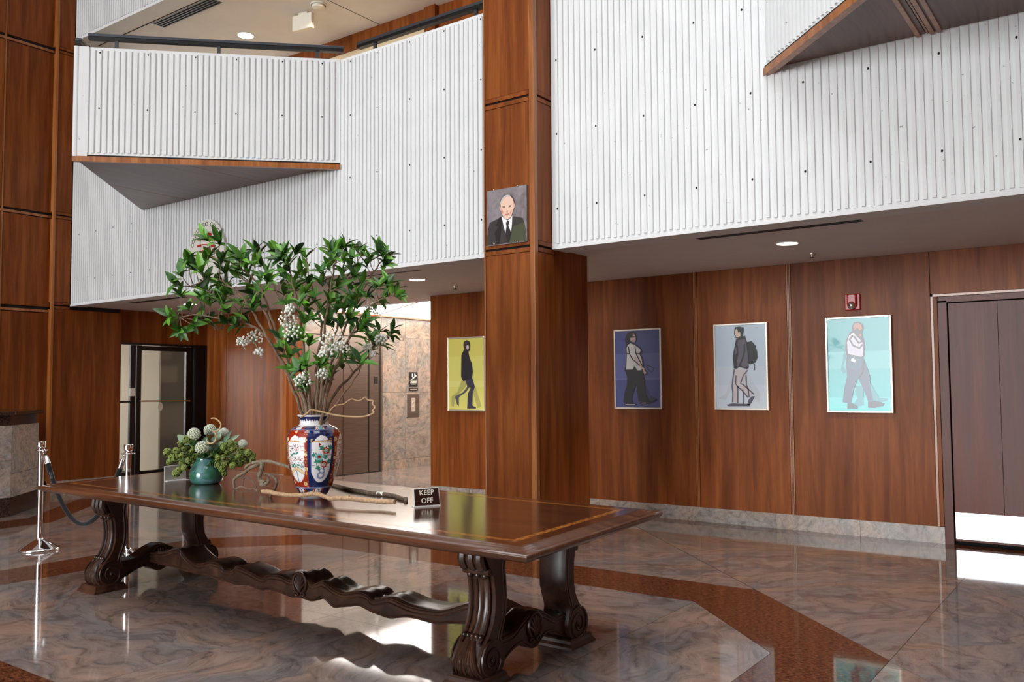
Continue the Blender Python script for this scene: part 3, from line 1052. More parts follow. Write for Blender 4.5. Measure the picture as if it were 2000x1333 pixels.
sprinkler(1586, 496, ZL, 'small sprinkler head in the ceiling right of the column')
sprinkler(889, 559, ZL, 'small sprinkler head in the ceiling left of the column')
sprinkler(525, 88, 6.4, 'small sprinkler head in the upper-floor ceiling')
p = at(622, 8, Z=6.4)
t = thing('smoke_detector', 'round white smoke detector on the upper-floor ceiling', 'smoke detector', p)
MB().lathe([(0.0001, 0), (0.105, 0), (0.105, -0.018), (0.095, -0.022)], tuple(p), 20).build('base', 'white_plastic', t, smooth=True)
MB().lathe([(0.085, -0.02), (0.08, -0.05), (0.05, -0.066), (0.0001, -0.066)], tuple(p), 20).build('sensor_head', 'white_plastic', t, smooth=True)
# exit box hung edge on below the upper ceiling
a, b = at(574, 30, Z=6.4), at(611, 20, Z=6.4)
p = (a + b) / 2
t = thing('exit_box', 'blank cream sign box hanging from the upper-floor ceiling', 'sign', p)
u = (b - a).normalized(); n = Vector((-u.y, u.x, 0)); hw = (b - a).length / 2
P = [p - u * hw - n * 0.03, p + u * hw - n * 0.03, p + u * hw + n * 0.03, p - u * hw + n * 0.03]
MB().extrude([q + Vector((0, 0, -0.235)) for q in P], (0, 0, 0.205)).build('sign_body', 'white_plastic', t, bevel=0.006)
MB().extrude([p + (q - p) * 0.45 + Vector((0, 0, -0.03)) for q in P], (0, 0, 0.03)).build('canopy', 'white_plastic', t)

# ---------------------------------------------------------------- handrails
def rail(nm, label, a, b, z, posts):
    a, b = Vector((*a, z)), Vector((*b, z))
    t = thing('handrail', label, 'handrail', ((a.x + b.x) / 2, (a.y + b.y) / 2, ZP))
    u = (b - a).normalized(); n = Vector((u.y, -u.x, 0))
    P = [a + n * 0.03, b + n * 0.03, b - n * 0.03, a - n * 0.03]
    MB().extrude([q + Vector((0, 0, -0.026)) for q in P], (0, 0, 0.03)).build('top_rail', 'rail_metal', t, bevel=0.004)
    MB().extrude([a + (q - a) + Vector((0, 0, -0.055)) - n * 0.006 for q in P], (0, 0, 0.028)).build('lower_bar', 'black_metal', t)
    for s in posts:
        c = a + u * s
        P = [c + u * du + n * dn for du, dn in ((-0.017, -0.012), (0.017, -0.012), (0.017, 0.012), (-0.017, 0.012))]
        MB().extrude([Vector((q.x, q.y, ZP - 0.01)) for q in P], (0, 0, z - 0.05 - ZP + 0.01)).build('post', 'rail_metal', t)


dAB = (Vector(BB) - Vector(BA)).normalized()
nAB = Vector((-dAB.y, dAB.x)) * 0.05
pA, pB = Vector(BA) + nAB + dAB * 0.12, Vector(BA) + nAB + dAB * 2.66
rail('r', 'grey metal handrail on the triangular balcony at the left', pA, pB, 5.005, (0.27, 1.27, 2.27))
dAC = (Vector(BC) - Vector(BA)).normalized()
pC = Vector(BA) + nAB * 1.2 + dAC * 0.05
rail('r', 'short return of grey handrail at the tip of the left balcony', pC, pC + dAC * 1.0, 4.985, (0.5,))
rail('r', 'dark grey handrail on the ribbed wall between balcony and column', (-6.5, YW + 0.07), (-4.62, YW + 0.07), 5.0, (0.25, 1.57))

# ---------------------------------------------------------------- pictures on the back wall
_cm = {}


def ink(r, g, b, rough=0.3):
    k = 'ink_%d_%d_%d' % (r, g, b)
    if k not in MATS:
        plain(k, srgb(r, g, b), rough, coat=0.3)
    return k


def zf(x0, y0, sc):
    return lambda pts: [(x0 + x / sc, y0 + y / sc) for x, y in pts]


def stroke(pts, w):
    """a bent bar around a polyline, photo pixels"""
    P = [Vector(p) for p in pts]
    l, r = [], []
    for i, p in enumerate(P):
        d = (P[min(i + 1, len(P) - 1)] - P[max(i - 1, 0)]).normalized()
        n = Vector((-d.y, d.x)) * w / 2
        l.append(p + n); r.append(p - n)
    return [((a.x, a.y), (b.x, b.y), (c.x, c.y), (d.x, d.y)) for a, b, c, d in zip(l[:-1], l[1:], r[1:], r[:-1])]


class Flat:
    """coloured shapes printed on a vertical sheet, each layer a hair in front of the last"""
    def __init__(self, root, plane, axis='Y'):
        self.r, self.pl, self.ax, self.k = root, plane, axis, 0

    def shape(self, name, rgb, *polys, mat=None):
        self.k += 1
        groups = [polys] if name in ('printed_line', 'crown_arch', 'printed_bag') else [[p] for p in polys]
        for g in groups:
            mb = MB()
            for p in g:
                mb.extrude([at(x, yy, **{self.ax: self.pl}) - Vector((0, 0.0007 * self.k, 0)) for x, yy in p], (0, 0.0005, 0))
            o = mb.build(name, mat or ink(*rgb), self.r)
            if len(g) > 1:
                o['kind'] = 'stuff'


def picture(label, c, bg, bands, figs, yf=8.405):
    """c: frame corners in photo pixels (left-top, right-top, right-bottom, left-bottom)"""
    q = [at(x, y, Y=yf) for x, y in c]
    x0, x1 = (q[0].x + q[3].x) / 2, (q[1].x + q[2].x) / 2
    z1, z0 = (q[0].z + q[1].z) / 2, (q[2].z + q[3].z) / 2
    t = thing('framed_picture', label, 'picture', ((x0 + x1) / 2, YR, z0), 'framed prints of walking people on the wood wall')
    f = 0.019
    for a, b in (((x0, yf, z0), (x0 + f, YR + .001, z1)), ((x1 - f, yf, z0), (x1, YR + .001, z1)), ((x0 + f, yf, z1 - f), (x1 - f, YR + .001, z1)), ((x0 + f, yf, z0), (x1 - f, YR + .001, z0 + f))):
        MB().box(a, b).build('frame_side', 'frame_silver', t, bevel=0.003)
    MB().box((x0 + f, yf + 0.012, z0 + f), (x1 - f, yf + 0.02, z1 - f)).build('print_sheet', ink(*bg), t)
    F = Flat(t, yf + 0.0115)
    for v0, v1, rgb in bands:
        F.k += 1
        zz = lambda v: z1 - f - (z1 - z0 - 2 * f) * v
        MB().box((x0 + f, F.pl - 0.0007 * F.k, zz(v1)), (x1 - f, F.pl - 0.0007 * F.k + 0.0005, zz(v0))).build('painted_band', ink(*rgb), t)
    figs(F)
    return t


def fig_blue(F):
    z = zf(1180, 620, 6.667)
    F.shape('printed_far_leg', (62, 66, 108), z([(530, 880), (600, 1020), (690, 1065), (660, 1090), (560, 1125), (520, 1010)]))
    F.shape('printed_bag', (44, 44, 66), *[z(s) for s in stroke([(540, 620), (600, 640), (655, 665), (625, 715), (580, 690), (555, 640)], 12)])
    F.shape('printed_hair', (30, 24, 30), z([(290, 362), (272, 300), (290, 230), (330, 192), (385, 187), (425, 215), (432, 270), (415, 330), (380, 330), (345, 318), (320, 345)]))
    F.shape('printed_face', (206, 178, 174), z([(342, 268), (412, 260), (414, 300), (396, 326), (360, 318), (342, 300)]), z([(378, 212), (404, 236), (408, 250), (372, 250)]))
    F.shape('printed_trousers', (28, 28, 36), z([(275, 690), (500, 695), (530, 800), (535, 900), (545, 1010), (600, 1095), (450, 1100), (430, 960), (422, 870), (390, 960), (365, 1050), (370, 1120), (255, 1115), (265, 1000), (300, 880), (302, 780)]))
    F.shape('printed_outline', (26, 24, 28), z([(297, 352), (338, 320), (400, 345), (480, 400), (497, 440), (478, 484), (508, 540), (522, 640), (492, 705), (268, 698), (283, 600), (290, 480), (280, 400)]))
    F.shape('printed_blouse', (226, 226, 224), z([(313, 362), (345, 340), (400, 362), (468, 412), (478, 440), (460, 472), (490, 545), (504, 630), (484, 692), (440, 692), (398, 635), (370, 682), (291, 682), (300, 480), (297, 400)]))
    F.shape('printed_arm', (214, 198, 190), z([(385, 530), (410, 500), (445, 560), (500, 640), (545, 690), (560, 720), (528, 760), (497, 690), (440, 620)]))
    F.shape('printed_line', (50, 46, 48), *[z(s) for st_ in ([(318, 380), (335, 480), (372, 545), (470, 630)], [(405, 378), (416, 465), (462, 560), (505, 640)], [(295, 472), (340, 478)], [(416, 470), (470, 478)], [(500, 680), (528, 762), (560, 722), (530, 680)]) for s in stroke(st_, 14)])
    F.shape('printed_shoes', (24, 24, 28), z([(265, 1130), (360, 1110), (422, 1130), (415, 1152), (275, 1152)]), z([(470, 1105), (560, 1092), (640, 1088), (690, 1058), (686, 1085), (600, 1128), (480, 1132)]))
    F.shape('printed_sole', (222, 222, 222), z([(280, 1134), (410, 1134), (408, 1144), (282, 1144)]), z([(488, 1114), (550, 1112), (550, 1122), (490, 1122)]))


def fig_white(F):
    z = zf(1380, 620, 6.667)
    F.shape('printed_ghost_leg', (204, 212, 220), z([(360, 690), (430, 700), (330, 930), (250, 1080), (160, 1060), (250, 1000)]), z([(520, 690), (600, 850), (700, 990), (690, 1120), (620, 1060), (545, 900)]))
    F.shape('printed_backpack', (26, 25, 24), z([(515, 325), (590, 312), (640, 370), (662, 450), (668, 525), (640, 590), (580, 615), (540, 612), (525, 470)]), z([(612, 610), (630, 605), (632, 690), (618, 692)]))
    F.shape('printed_trousers', (208, 198, 200), z([(375, 665), (540, 670), (500, 790), (480, 880), (600, 1000), (560, 1050), (440, 920), (420, 900), (420, 1110), (330, 1110), (345, 950), (345, 800)]))
    F.shape('printed_line', (92, 84, 96), *[z(s) for st_ in ([(362, 680), (345, 800), (335, 900), (345, 1000), (340, 1110)], [(385, 760), (380, 870), (410, 900), (408, 1120)], [(535, 690), (480, 760), (445, 860), (480, 880), (620, 1005)], [(400, 900), (470, 960), (545, 1050)], [(515, 760), (520, 880), (545, 940), (555, 1040)], [(470, 940), (485, 1000), (485, 1130)]) for s in stroke(st_, 16)])
    F.shape('printed_shoes', (78, 74, 90), z([(265, 1140), (340, 1120), (425, 1125), (565, 1130), (565, 1160), (280, 1160)]), z([(590, 1030), (632, 1030), (590, 1110), (560, 1150), (530, 1145), (545, 1080)]))
    F.shape('printed_outline', (30, 28, 32), z([(385, 290), (420, 270), (500, 240), (530, 330), (548, 480), (552, 660), (530, 675), (430, 650), (390, 672), (358, 670), (342, 500), (360, 420)]))
    F.shape('printed_jacket', (98, 90, 104), z([(412, 300), (500, 285), (522, 370), (538, 500), (538, 640), (515, 658), (440, 628), (395, 650), (410, 480), (405, 380)]), z([(382, 400), (398, 385), (398, 470), (365, 480)]))
    F.shape('printed_line', (32, 30, 34), *[z(s) for st_ in ([(402, 370), (408, 480), (378, 640)], [(494, 350), (498, 440), (472, 540), (430, 640)]) for s in stroke(st_, 20)])
    F.shape('printed_head', (28, 26, 30), z([(366, 160), (375, 130), (430, 122), (486, 135), (484, 190), (470, 255), (410, 275), (385, 275), (362, 225)]))
    F.shape('printed_face', (224, 196, 176), z([(378, 175), (392, 150), (405, 160), (415, 205), (440, 190), (448, 245), (410, 265), (390, 262), (376, 220)]))


def fig_teal(F):
    z = zf(1600, 560, 5.125)
    F.shape('printed_ghost', (52, 150, 160), z([(250, 640), (270, 700), (240, 800), (270, 850), (240, 875), (218, 840), (235, 740)]), z([(360, 1000), (440, 1000), (450, 1190), (330, 1210), (380, 1120)]), z([(480, 900), (600, 1115), (690, 1120), (690, 1140), (610, 1165), (520, 1150)]))
    F.shape('printed_outline', (30, 30, 36), z([(330, 400), (345, 360), (395, 350), (440, 375), (447, 420), (430, 470), (455, 560), (455, 690), (440, 730), (275, 700), (262, 620), (268, 540), (300, 470), (332, 440)]))
    F.shape('printed_trousers', (42, 66, 98), z([(275, 685), (445, 715), (475, 790), (510, 900), (510, 1010), (540, 1140), (490, 1150), (440, 1020), (390, 915), (345, 1040), (322, 1170), (235, 1160), (250, 1030), (280, 900), (270, 780)]))
    F.shape('printed_pocket', (40, 84, 110), z([(290, 705), (420, 730), (440, 780), (370, 850), (280, 800)]))
    F.shape('printed_shirt', (212, 206, 222), z([(280, 560), (300, 490), (345, 465), (420, 540), (435, 560), (442, 690), (425, 705), (290, 675)]))
    F.shape('printed_line', (36, 34, 42), *[z(s) for st_ in ([(340, 490), (305, 530), (340, 590), (405, 620), (435, 580)], [(350, 500), (400, 570), (440, 540)], [(395, 915), (430, 860), (445, 740)]) for s in stroke(st_, 18)])
    F.shape('printed_head', (186, 108, 72), z([(345, 400), (358, 372), (395, 365), (428, 385), (432, 425), (410, 440), (385, 420), (350, 440)]), z([(400, 480), (430, 475), (425, 500), (405, 500)]))
    F.shape('printed_card', (226, 226, 224), z([(322, 725), (345, 715), (350, 698), (358, 700), (352, 722), (370, 738), (362, 762), (320, 745)]))
    F.shape('printed_shoes', (30, 38, 52), z([(285, 1170), (330, 1165), (390, 1205), (385, 1222), (285, 1222)]), z([(490, 1150), (560, 1145), (655, 1170), (640, 1195), (560, 1215), (490, 1212)]))


def fig_yellow(F):
    z = zf(860, 640, 7.41)
    F.shape('printed_ghost', (182, 178, 104), z([(320, 740), (440, 760), (330, 900), (230, 1000), (190, 1150), (160, 1130), (165, 1000), (250, 930)]), z([(470, 740), (520, 900), (600, 1150), (540, 1165), (480, 960)]))
    F.shape('printed_far_leg', (88, 88, 92), z([(370, 740), (470, 800), (370, 940), (270, 1010), (270, 1140), (240, 1110), (215, 1000), (330, 940), (390, 860)]))
    F.shape('printed_trousers', (62, 62, 78), z([(360, 740), (465, 740), (500, 860), (470, 960), (465, 1130), (520, 1160), (515, 1175), (390, 1175), (400, 960), (440, 880), (385, 830)]))
    F.shape('printed_coat', (44, 42, 48), z([(345, 320), (405, 340), (425, 440), (460, 530), (472, 640), (460, 740), (390, 765), (335, 780), (303, 720), (305, 540), (308, 400)]))
    F.shape('printed_hood', (58, 50, 48), z([(335, 250), (345, 205), (385, 183), (425, 205), (436, 260), (430, 330), (410, 350), (350, 325)]))
    F.shape('printed_face', (206, 188, 184), z([(380, 270), (395, 255), (415, 265), (418, 300), (400, 325), (380, 305)]))


picture('blue print of a walking woman in white blouse and dark trousers', ((1198, 645), (1290.5, 640.5), (1292, 799.5), (1200, 800)), (74, 84, 146), ((0.0, 0.12, (70, 78, 140)), (0.3, 0.62, (92, 102, 162)), (0.62, 0.64, (112, 120, 174))), fig_blue)
picture('pale blue print of a walking man with a black backpack', ((1393, 635), (1498, 628.5), (1501, 801.5), (1395, 801)), (204, 218, 228), ((0.0, 0.5, (196, 214, 228)), (0.72, 1.0, (212, 224, 234))), fig_white)
picture('turquoise print of a walking man in white shirt and blue jeans', ((1611, 621), (1740, 615), (1745, 806.5), (1615, 807)), (60, 190, 192), ((0.0, 0.36, (34, 170, 172)), (0.36, 0.55, (92, 196, 196)), (0.86, 1.0, (84, 206, 210))), fig_teal)
picture('yellow print of a hooded figure walking, beside the column', ((872, 660.5), (946.5, 656.5), (947.5, 803), (874, 804)), (220, 214, 116), ((0.0, 0.25, (214, 206, 104)), (0.6, 0.68, (226, 220, 130))), fig_yellow)

# portrait on the column
pq = [at(x, y, Y=5.915) for x, y in ((951, 373.5), (1028, 361.5), (1029.5, 471.5), (952, 482))]
x0, x1 = (pq[0].x + pq[3].x) / 2, (pq[1].x + pq[2].x) / 2
z1, z0 = (pq[0].z + pq[1].z) / 2, (pq[2].z + pq[3].z) / 2
pt = thing('portrait_panel', 'unframed photo panel of an elderly man in dark suit on the column', 'portrait', ((x0 + x1) / 2, 5.93, z0))
t = NT('portrait_ground')
v = t.coords((7, 7, 7))
n = t.n('ShaderNodeTexNoise', Scale=1.0, Detail=4.0, Roughness=0.6, Distortion=1.0)
t.l(v, n.inputs['Vector'])
t.l(t.ramp(n.outputs['Fac'], [(0.3, srgb(112, 104, 104)), (0.7, srgb(146, 142, 146))]), t.b.inputs['Base Color'])
t.set(Roughness=0.22)
MB().box((x0, 5.915, z0), (x1, 5.936, z1)).build('panel', 'portrait_ground', pt)
F = Flat(pt, 5.9145)
z = zf(940, 350, 9.525)
F.shape('printed_suit', (58, 56, 54), z([(112, 1080), (122, 960), (158, 815), (300, 745), (378, 690), (480, 770), (582, 690), (690, 705), (775, 722), (812, 850), (835, 990), (845, 1146), (112, 1242)]))
F.shape('printed_suit', (72, 78, 58), z([(600, 880), (800, 800), (835, 990), (845, 1146), (520, 1190)]))
F.shape('printed_lapel', (36, 31, 33), z([(378, 692), (392, 760), (350, 1100), (335, 1205), (290, 1210), (250, 1000), (330, 880), (270, 870), (330, 730)]))
F.shape('printed_collar', (236, 236, 238), z([(380, 690), (430, 730), (490, 775), (545, 730), (580, 680), (574, 850), (556, 985), (515, 880), (456, 1020), (420, 880)]))
F.shape('printed_tie', (40, 38, 38), z([(462, 812), (492, 780), (528, 790), (508, 870), (552, 985), (520, 1170), (490, 1170), (452, 1020), (474, 880)]))
F.shape('printed_hair', (58, 56, 60), z([(352, 520), (345, 480), (365, 380), (420, 305), (490, 285), (560, 300), (610, 370), (625, 450), (612, 520), (590, 400), (400, 420)]))
F.shape('printed_ear', (226, 176, 160), z([(347, 520), (362, 525), (375, 600), (352, 570)]), z([(612, 470), (628, 440), (625, 520), (604, 570)]))
F.shape('printed_head', (232, 196, 174), z([(362, 430), (378, 390), (420, 335), (480, 305), (545, 318), (595, 370), (612, 440), (606, 540), (592, 600), (570, 680), (535, 730), (490, 755), (440, 730), (395, 660), (372, 570)]))
F.shape('printed_cheek', (214, 142, 122), z([(378, 540), (420, 620), (410, 660), (384, 610)]), z([(540, 620), (575, 560), (570, 620), (545, 660)]))
F.shape('printed_hair', (198, 192, 190), z([(368, 430), (385, 370), (430, 320), (490, 292), (550, 305), (540, 325), (470, 330), (410, 380), (380, 440)]))
F.shape('printed_eye', (74, 54, 50), z([(405, 526), (450, 518), (452, 530), (412, 536)]), z([(520, 514), (562, 500), (560, 512), (526, 526)]))
F.shape('printed_nose', (206, 150, 130), z([(480, 540), (500, 600), (494, 625), (466, 615), (488, 605)]))
F.shape('printed_mouth', (186, 104, 92), z([(440, 662), (490, 650), (532, 640), (528, 652), (490, 668), (445, 674)]))
F.shape('printed_brow', (120, 96, 90), z([(398, 512), (455, 505), (458, 511), (400, 520)]), z([(515, 500), (568, 484), (570, 491), (518, 508)]))
sc_ = MB()
for x, y in ((232, 200), (675, 125), (238, 1212), (672, 1165)):
    q = at(940 + x / 9.525, 350 + y / 9.525, Y=5.912)
    sc_.ball(q, 0.007, 8, 5)
sc_.build('fixing_stud', 'frame_silver', pt, smooth=True)

# ---------------------------------------------------------------- lettering helper
def letters(txt, origin, ux, uy, size, depth, mat, root, name='lettering', align='CENTER', spacing=1.0):
    cu = bpy.data.curves.new('txt', 'FONT')
    cu.body = txt
    cu.size = size * S
    cu.extrude = depth * S / 2
    cu.align_x = align
    cu.align_y = 'CENTER'
    cu.space_character = spacing
    cu.resolution_u = 3
    tmp = bpy.data.objects.new('txt', cu)
    COL.objects.link(tmp)
    bpy.context.view_layer.update()
    me = bpy.data.meshes.new_from_object(tmp)
    bpy.data.objects.remove(tmp)
    bpy.data.curves.remove(cu)
    me.materials.clear()
    me.materials.append(MATS[mat])
    o = bpy.data.objects.new(name, me)
    COL.objects.link(o)
    ux, uy = Vector(ux).normalized(), Vector(uy).normalized()
    M_ = Matrix((ux, uy, ux.cross(uy))).transposed().to_4x4()
    o.parent = root
    M_.translation = (Vector(origin) - Vector(root['_o'])) * S
    o.matrix_local = M_
    return o


# consulate shield on the ribbed wall
ec = at(403, 488, Y=YW - 0.03)
eb = thing('consulate_plaque', 'oval cream wall plaque lettered CONSULADO GENERAL with a red crowned shield', 'plaque', (ec.x, YW, ec.z))
RXe, RZe = 0.345, 0.365
MB().extrude([(ec.x + RXe * cos(k * pi / 24), YW - 0.03, ec.z + RZe * sin(k * pi / 24)) for k in range(48)], (0, 0.0295, 0)).build('plate', ink(226, 224, 214), eb)
txt = 'CONSULADO GENERAL'
for i, ch in enumerate(txt):
    if ch == ' ':
        continue
    a = radians(166 - 152 * i / (len(txt) - 1))
    c = Vector((ec.x + (RXe - 0.058) * cos(a), YW - 0.0305, ec.z + (RZe - 0.058) * sin(a)))
    tz = Vector((cos(a) / RXe, 0, sin(a) / RZe)).normalized()
    letters(ch, c, Vector((tz.z, 0, -tz.x)), tz, 0.078, 0.002, ink(34, 32, 34), eb, 'letter')
F = Flat(eb, YW - 0.0305)
F2 = lambda nm, rgb, *polys: F.shape(nm, rgb, *[[(403 + (x - 470) * 0.083, 488 + (y - 900) * 0.083) for x, y in p] for p in polys])
ell = lambda cx, cy, rx, ry, n=12: [(cx + rx * cos(2 * pi * k / n), cy - ry * sin(2 * pi * k / n)) for k in range(n)]
F2('crown', (176, 32, 34), ell(385, 575, 32, 45), ell(435, 560, 34, 50), ell(485, 540, 34, 52), ell(530, 535, 30, 46), ell(568, 540, 28, 42))
F2('crown_rim', (206, 160, 60), [(360, 610), (585, 585), (585, 640), (370, 665)])
F2('crown_arch', (120, 130, 110), *(stroke([(355, 550), (375, 510), (430, 500), (478, 470), (530, 470), (590, 475), (605, 520)], 8) + stroke([(478, 420), (478, 480)], 8) + stroke([(462, 440), (494, 440)], 8)))
F2('shield_field', (206, 62, 42), [(365, 770), (580, 770), (580, 1010), (560, 1080), (470, 1140), (390, 1090), (365, 1010)])
F2('shield_quarter', (226, 226, 222), [(372, 800), (470, 800), (470, 905), (372, 905)], [(476, 800), (574, 800), (574, 905), (476, 905)])
F2('shield_quarter', (222, 124, 62), [(376, 930), (396, 930), (396, 1080), (386, 1070)], [(416, 930), (436, 930), (436, 1110), (416, 1100)], [(480, 925), (574, 925), (574, 1000), (550, 1070), (480, 1125)])
F2('castle', (206, 150, 50), [(395, 830), (450, 830), (450, 895), (395, 895)])
F2('lion', (150, 40, 90), [(500, 830), (550, 830), (545, 895), (505, 895)])
F2('centre_oval', (92, 92, 190), ell(470, 905, 34, 58))
for cx in (310, 640):
    F2('column', (214, 216, 216), [(cx - 25, 700), (cx + 25, 700), (cx + 25, 1060), (cx - 25, 1060)])
    F2('column_cap', (196, 150, 60), [(cx - 32, 660), (cx + 32, 660), (cx + 32, 700), (cx - 32, 700)], [(cx - 34, 1060), (cx + 34, 1060), (cx + 34, 1095), (cx - 34, 1095)])
    F2('ribbon', (190, 34, 48), [(cx - 45, 800), (cx + 45, 780), (cx + 45, 830), (cx - 45, 850)], [(cx - 45, 950), (cx + 45, 930), (cx + 45, 960), (cx - 45, 985)])

# lift signs
ls = thing('lift_fire_sign', 'black wall sign with a white stair pictogram beside the lift doors', 'sign', (XE, 11.35, 1.40))
MB().box((XE, 11.235, 1.42), (XE + 0.012, 11.455, 1.675)).build('plate', 'black_plastic', ls, bevel=0.004)
sx = XE + 0.0125
sh = MB()
for poly in ([(11.29, 1.55), (11.31, 1.545), (11.42, 1.605), (11.42, 1.622), (11.40, 1.622)], [(11.305, 1.585), (11.33, 1.585), (11.33, 1.645), (11.305, 1.65)], [(11.365, 1.61), (11.395, 1.62), (11.388, 1.65), (11.37, 1.652)]):
    sh.extrude([(sx, y, z) for y, z in poly], (0.001, 0, 0))
sh.build('pictogram', 'white_plastic', ls)
sh = MB()
for r, (w, z) in enumerate(((0.19, 1.53), (0.15, 1.508), (0.16, 1.486), (0.14, 1.464))):
    y = 11.345 - w / 2
    while y < 11.345 + w / 2 - 0.01:
        l = random.uniform(0.008, 0.02)
        sh.box((sx, y, z - 0.006), (sx + 0.001, y + l, z + 0.006))
        y += l + 0.006
sh.build('small_print', 'white_plastic', ls, kind='stuff')
l2 = thing('lift_label', 'narrow dark label strip between the lift sign and the call panel', 'sign', (XE, 11.35, 1.33))
MB().box((XE, 11.24, 1.345), (XE + 0.01, 11.46, 1.395)).build('plate', 'sign_brown', l2)
sh = MB()
y = 11.265
while y < 11.43:
    l = random.uniform(0.01, 0.022)
    sh.box((XE + 0.0102, y, 1.362), (XE + 0.0112, y + l, 1.378))
    y += l + 0.005
sh.build('small_print', 'frame_silver', l2, kind='stuff')
cp = thing('lift_call_panel', 'brushed steel lift call panel on the stone wall', 'call panel', (XE, 11.35, 0.9))
MB().box((XE, 11.17, 0.885), (XE + 0.014, 11.50, 1.29)).build('face_plate', 'brushed_steel', cp, bevel=0.004)
MB().box((XE + 0.014, 11.285, 0.985), (XE + 0.018, 11.385, 1.22)).build('button_strip', 'frame_silver', cp)
for z in (1.06, 1.14):
    MB().lathe([(0.0001, 0), (0.02, 0), (0.02, 0.004), (0.0001, 0.006)], (0, 0, 0), 8)
    MB().extrude([(XE + 0.018, 11.335 + 0.018 * cos(k * pi / 6), z + 0.018 * sin(k * pi / 6)) for k in range(12)], (0.005, 0, 0)).build('button', 'chrome', cp)
la = thing('lift_arrow_lamp', 'small white triangular arrow lamp over the lift doors', 'lamp', (XE, 10.45, 2.4))
MB().extrude([(XE, 10.4, 2.40), (XE, 10.5, 2.40), (XE, 10.45, 2.49)], (0.012, 0, 0)).build('lens', 'white_plastic', la)

# fire alarm on the wood wall
fa = thing('fire_alarm_strobe', 'red fire alarm with clear strobe above the turquoise print', 'fire alarm', (-2.165, YR, 2.10))
ya = YR
MB().box((-2.238, ya - 0.02, 2.10), (-2.098, ya + 0.001, 2.255)).build('back_plate', 'red_plastic', fa, bevel=0.008)
MB().box((-2.212, ya - 0.055, 2.135), (-2.124, ya - 0.018, 2.25)).build('housing', 'red_plastic', fa, bevel=0.012)
MB().ball((-2.168, ya - 0.05, 2.143), 0.038, 14, 8).build('strobe_lens', 'chrome', fa, smooth=True)
letters('FIRE', (-2.168, ya - 0.0555, 2.232), (1, 0, 0), (0, 0, 1), 0.024, 0.001, 'white_plastic', fa)

# ================================================================== THE LONG TABLE
QA, QB, QC, QD = Vector((-6.45, 3.06)), Vector((-2.06, 2.93)), Vector((-2.16, 4.38)), Vector((-6.68, 4.58))


def tq(u, v):
    """table plan: u 0..1 from the left end to the right, v 0..1 from the near side to the far"""
    a = QA.lerp(QB, u)
    b = QD.lerp(QC, u)
    return a.lerp(b, v)


TZ = 0.725
tb = thing('refectory_table', 'long dark carved refectory table with scroll legs and inlaid top', 'table', (-4.3, 3.72, 0))
LU, LV = 4.45, 1.48
# moulded edge: (inset from the rim, height)
prof = [(0.12, 0.665), (0.05, 0.667), (0.02, 0.674), (0.004, 0.688), (0.0, 0.699), (0.004, 0.709), (0.018, 0.714), (0.045, 0.7145), (0.05, 0.7185), (0.066, 0.7195), (0.07, 0.7225), (0.088, 0.723), (0.094, TZ)]
mb = MB()
NSEG = 12
loop = []
for d, z in prof:
    du, dv = d / LU, d / LV
    pts = []
    cs = [(du, dv), (1 - du, dv), (1 - du, 1 - dv), (du, 1 - dv)]
    for k in range(4):
        for j in range(NSEG):
            t_ = j / NSEG
            u = cs[k][0] + (cs[(k + 1) % 4][0] - cs[k][0]) * t_
            v = cs[k][1] + (cs[(k + 1) % 4][1] - cs[k][1]) * t_
            p = tq(u, v)
            pts.append((p.x, p.y, z))
    loop.append(pts)
vs = [p for l_ in loop for p in l_]
n4 = 4 * NSEG
fs = []
for i in range(len(loop) - 1):
    for k in range(n4):
        fs.append((i * n4 + k, i * n4 + (k + 1) % n4, (i + 1) * n4 + (k + 1) % n4, (i + 1) * n4 + k))
fs.append(tuple(reversed(range(n4))))
mb.add(vs, fs)
mb.build('edge_moulding', 'table_edge_wood', tb, smooth=True, sharp=50)
d0 = 0.0935


def tpoly(u0, v0, u1, v1, z):
    return [(p.x, p.y, z) for p in (tq(u0, v0), tq(u1, v0), tq(u1, v1), tq(u0, v1))]


e0u, e0v = d0 / LU, d0 / LV
MB().extrude(tpoly(e0u, e0v, 1 - e0u, 1 - e0v, TZ - 0.02), (0, 0, 0.0202)).build('top_board', 'table_top_wood', tb)
i0, i1 = 0.165, 0.2
for k, (u0, v0, u1, v1) in enumerate(((i0 / LU, i0 / LV, 1 - i0 / LU, i1 / LV), (i0 / LU, 1 - i1 / LV, 1 - i0 / LU, 1 - i0 / LV),
                                      (i0 / LU, i1 / LV, i1 / LU, 1 - i1 / LV), (1 - i1 / LU, i1 / LV, 1 - i0 / LU, 1 - i1 / LV))):
    MB().extrude(tpoly(u0, v0, u1, v1, TZ - 0.002), (0, 0, 0.00245)).build('inlay_band', 'inlay_wood', tb)
chk = MB()
im = (i0 + i1) / 2
for side in range(4):
    L_ = (LU if side < 2 else LV) - 2 * im
    nn = int(L_ / 0.05)
    for k in range(nn):
        s = im + (k + 0.5) * L_ / nn
        h = 0.011
        o_ = 0.006 if k % 2 else -0.006
        if side == 0: uv = (s / LU, (im + o_) / LV)
        elif side == 1: uv = (s / LU, 1 - (im + o_) / LV)
        elif side == 2: uv = ((im + o_) / LU, s / LV)
        else: uv = (1 - (im + o_) / LU, s / LV)
        chk.extrude(tpoly(uv[0] - h / LU, uv[1] - 0.005 / LV, uv[0] + h / LU, uv[1] + 0.005 / LV, TZ + 0.0002) if side < 2 else
                    tpoly(uv[0] - 0.005 / LU, uv[1] - h / LV, uv[0] + 0.005 / LU, uv[1] + h / LV, TZ + 0.0002), (0, 0, 0.0006))
chk.build('inlay_chequer', 'table_top_wood', tb, kind='stuff')

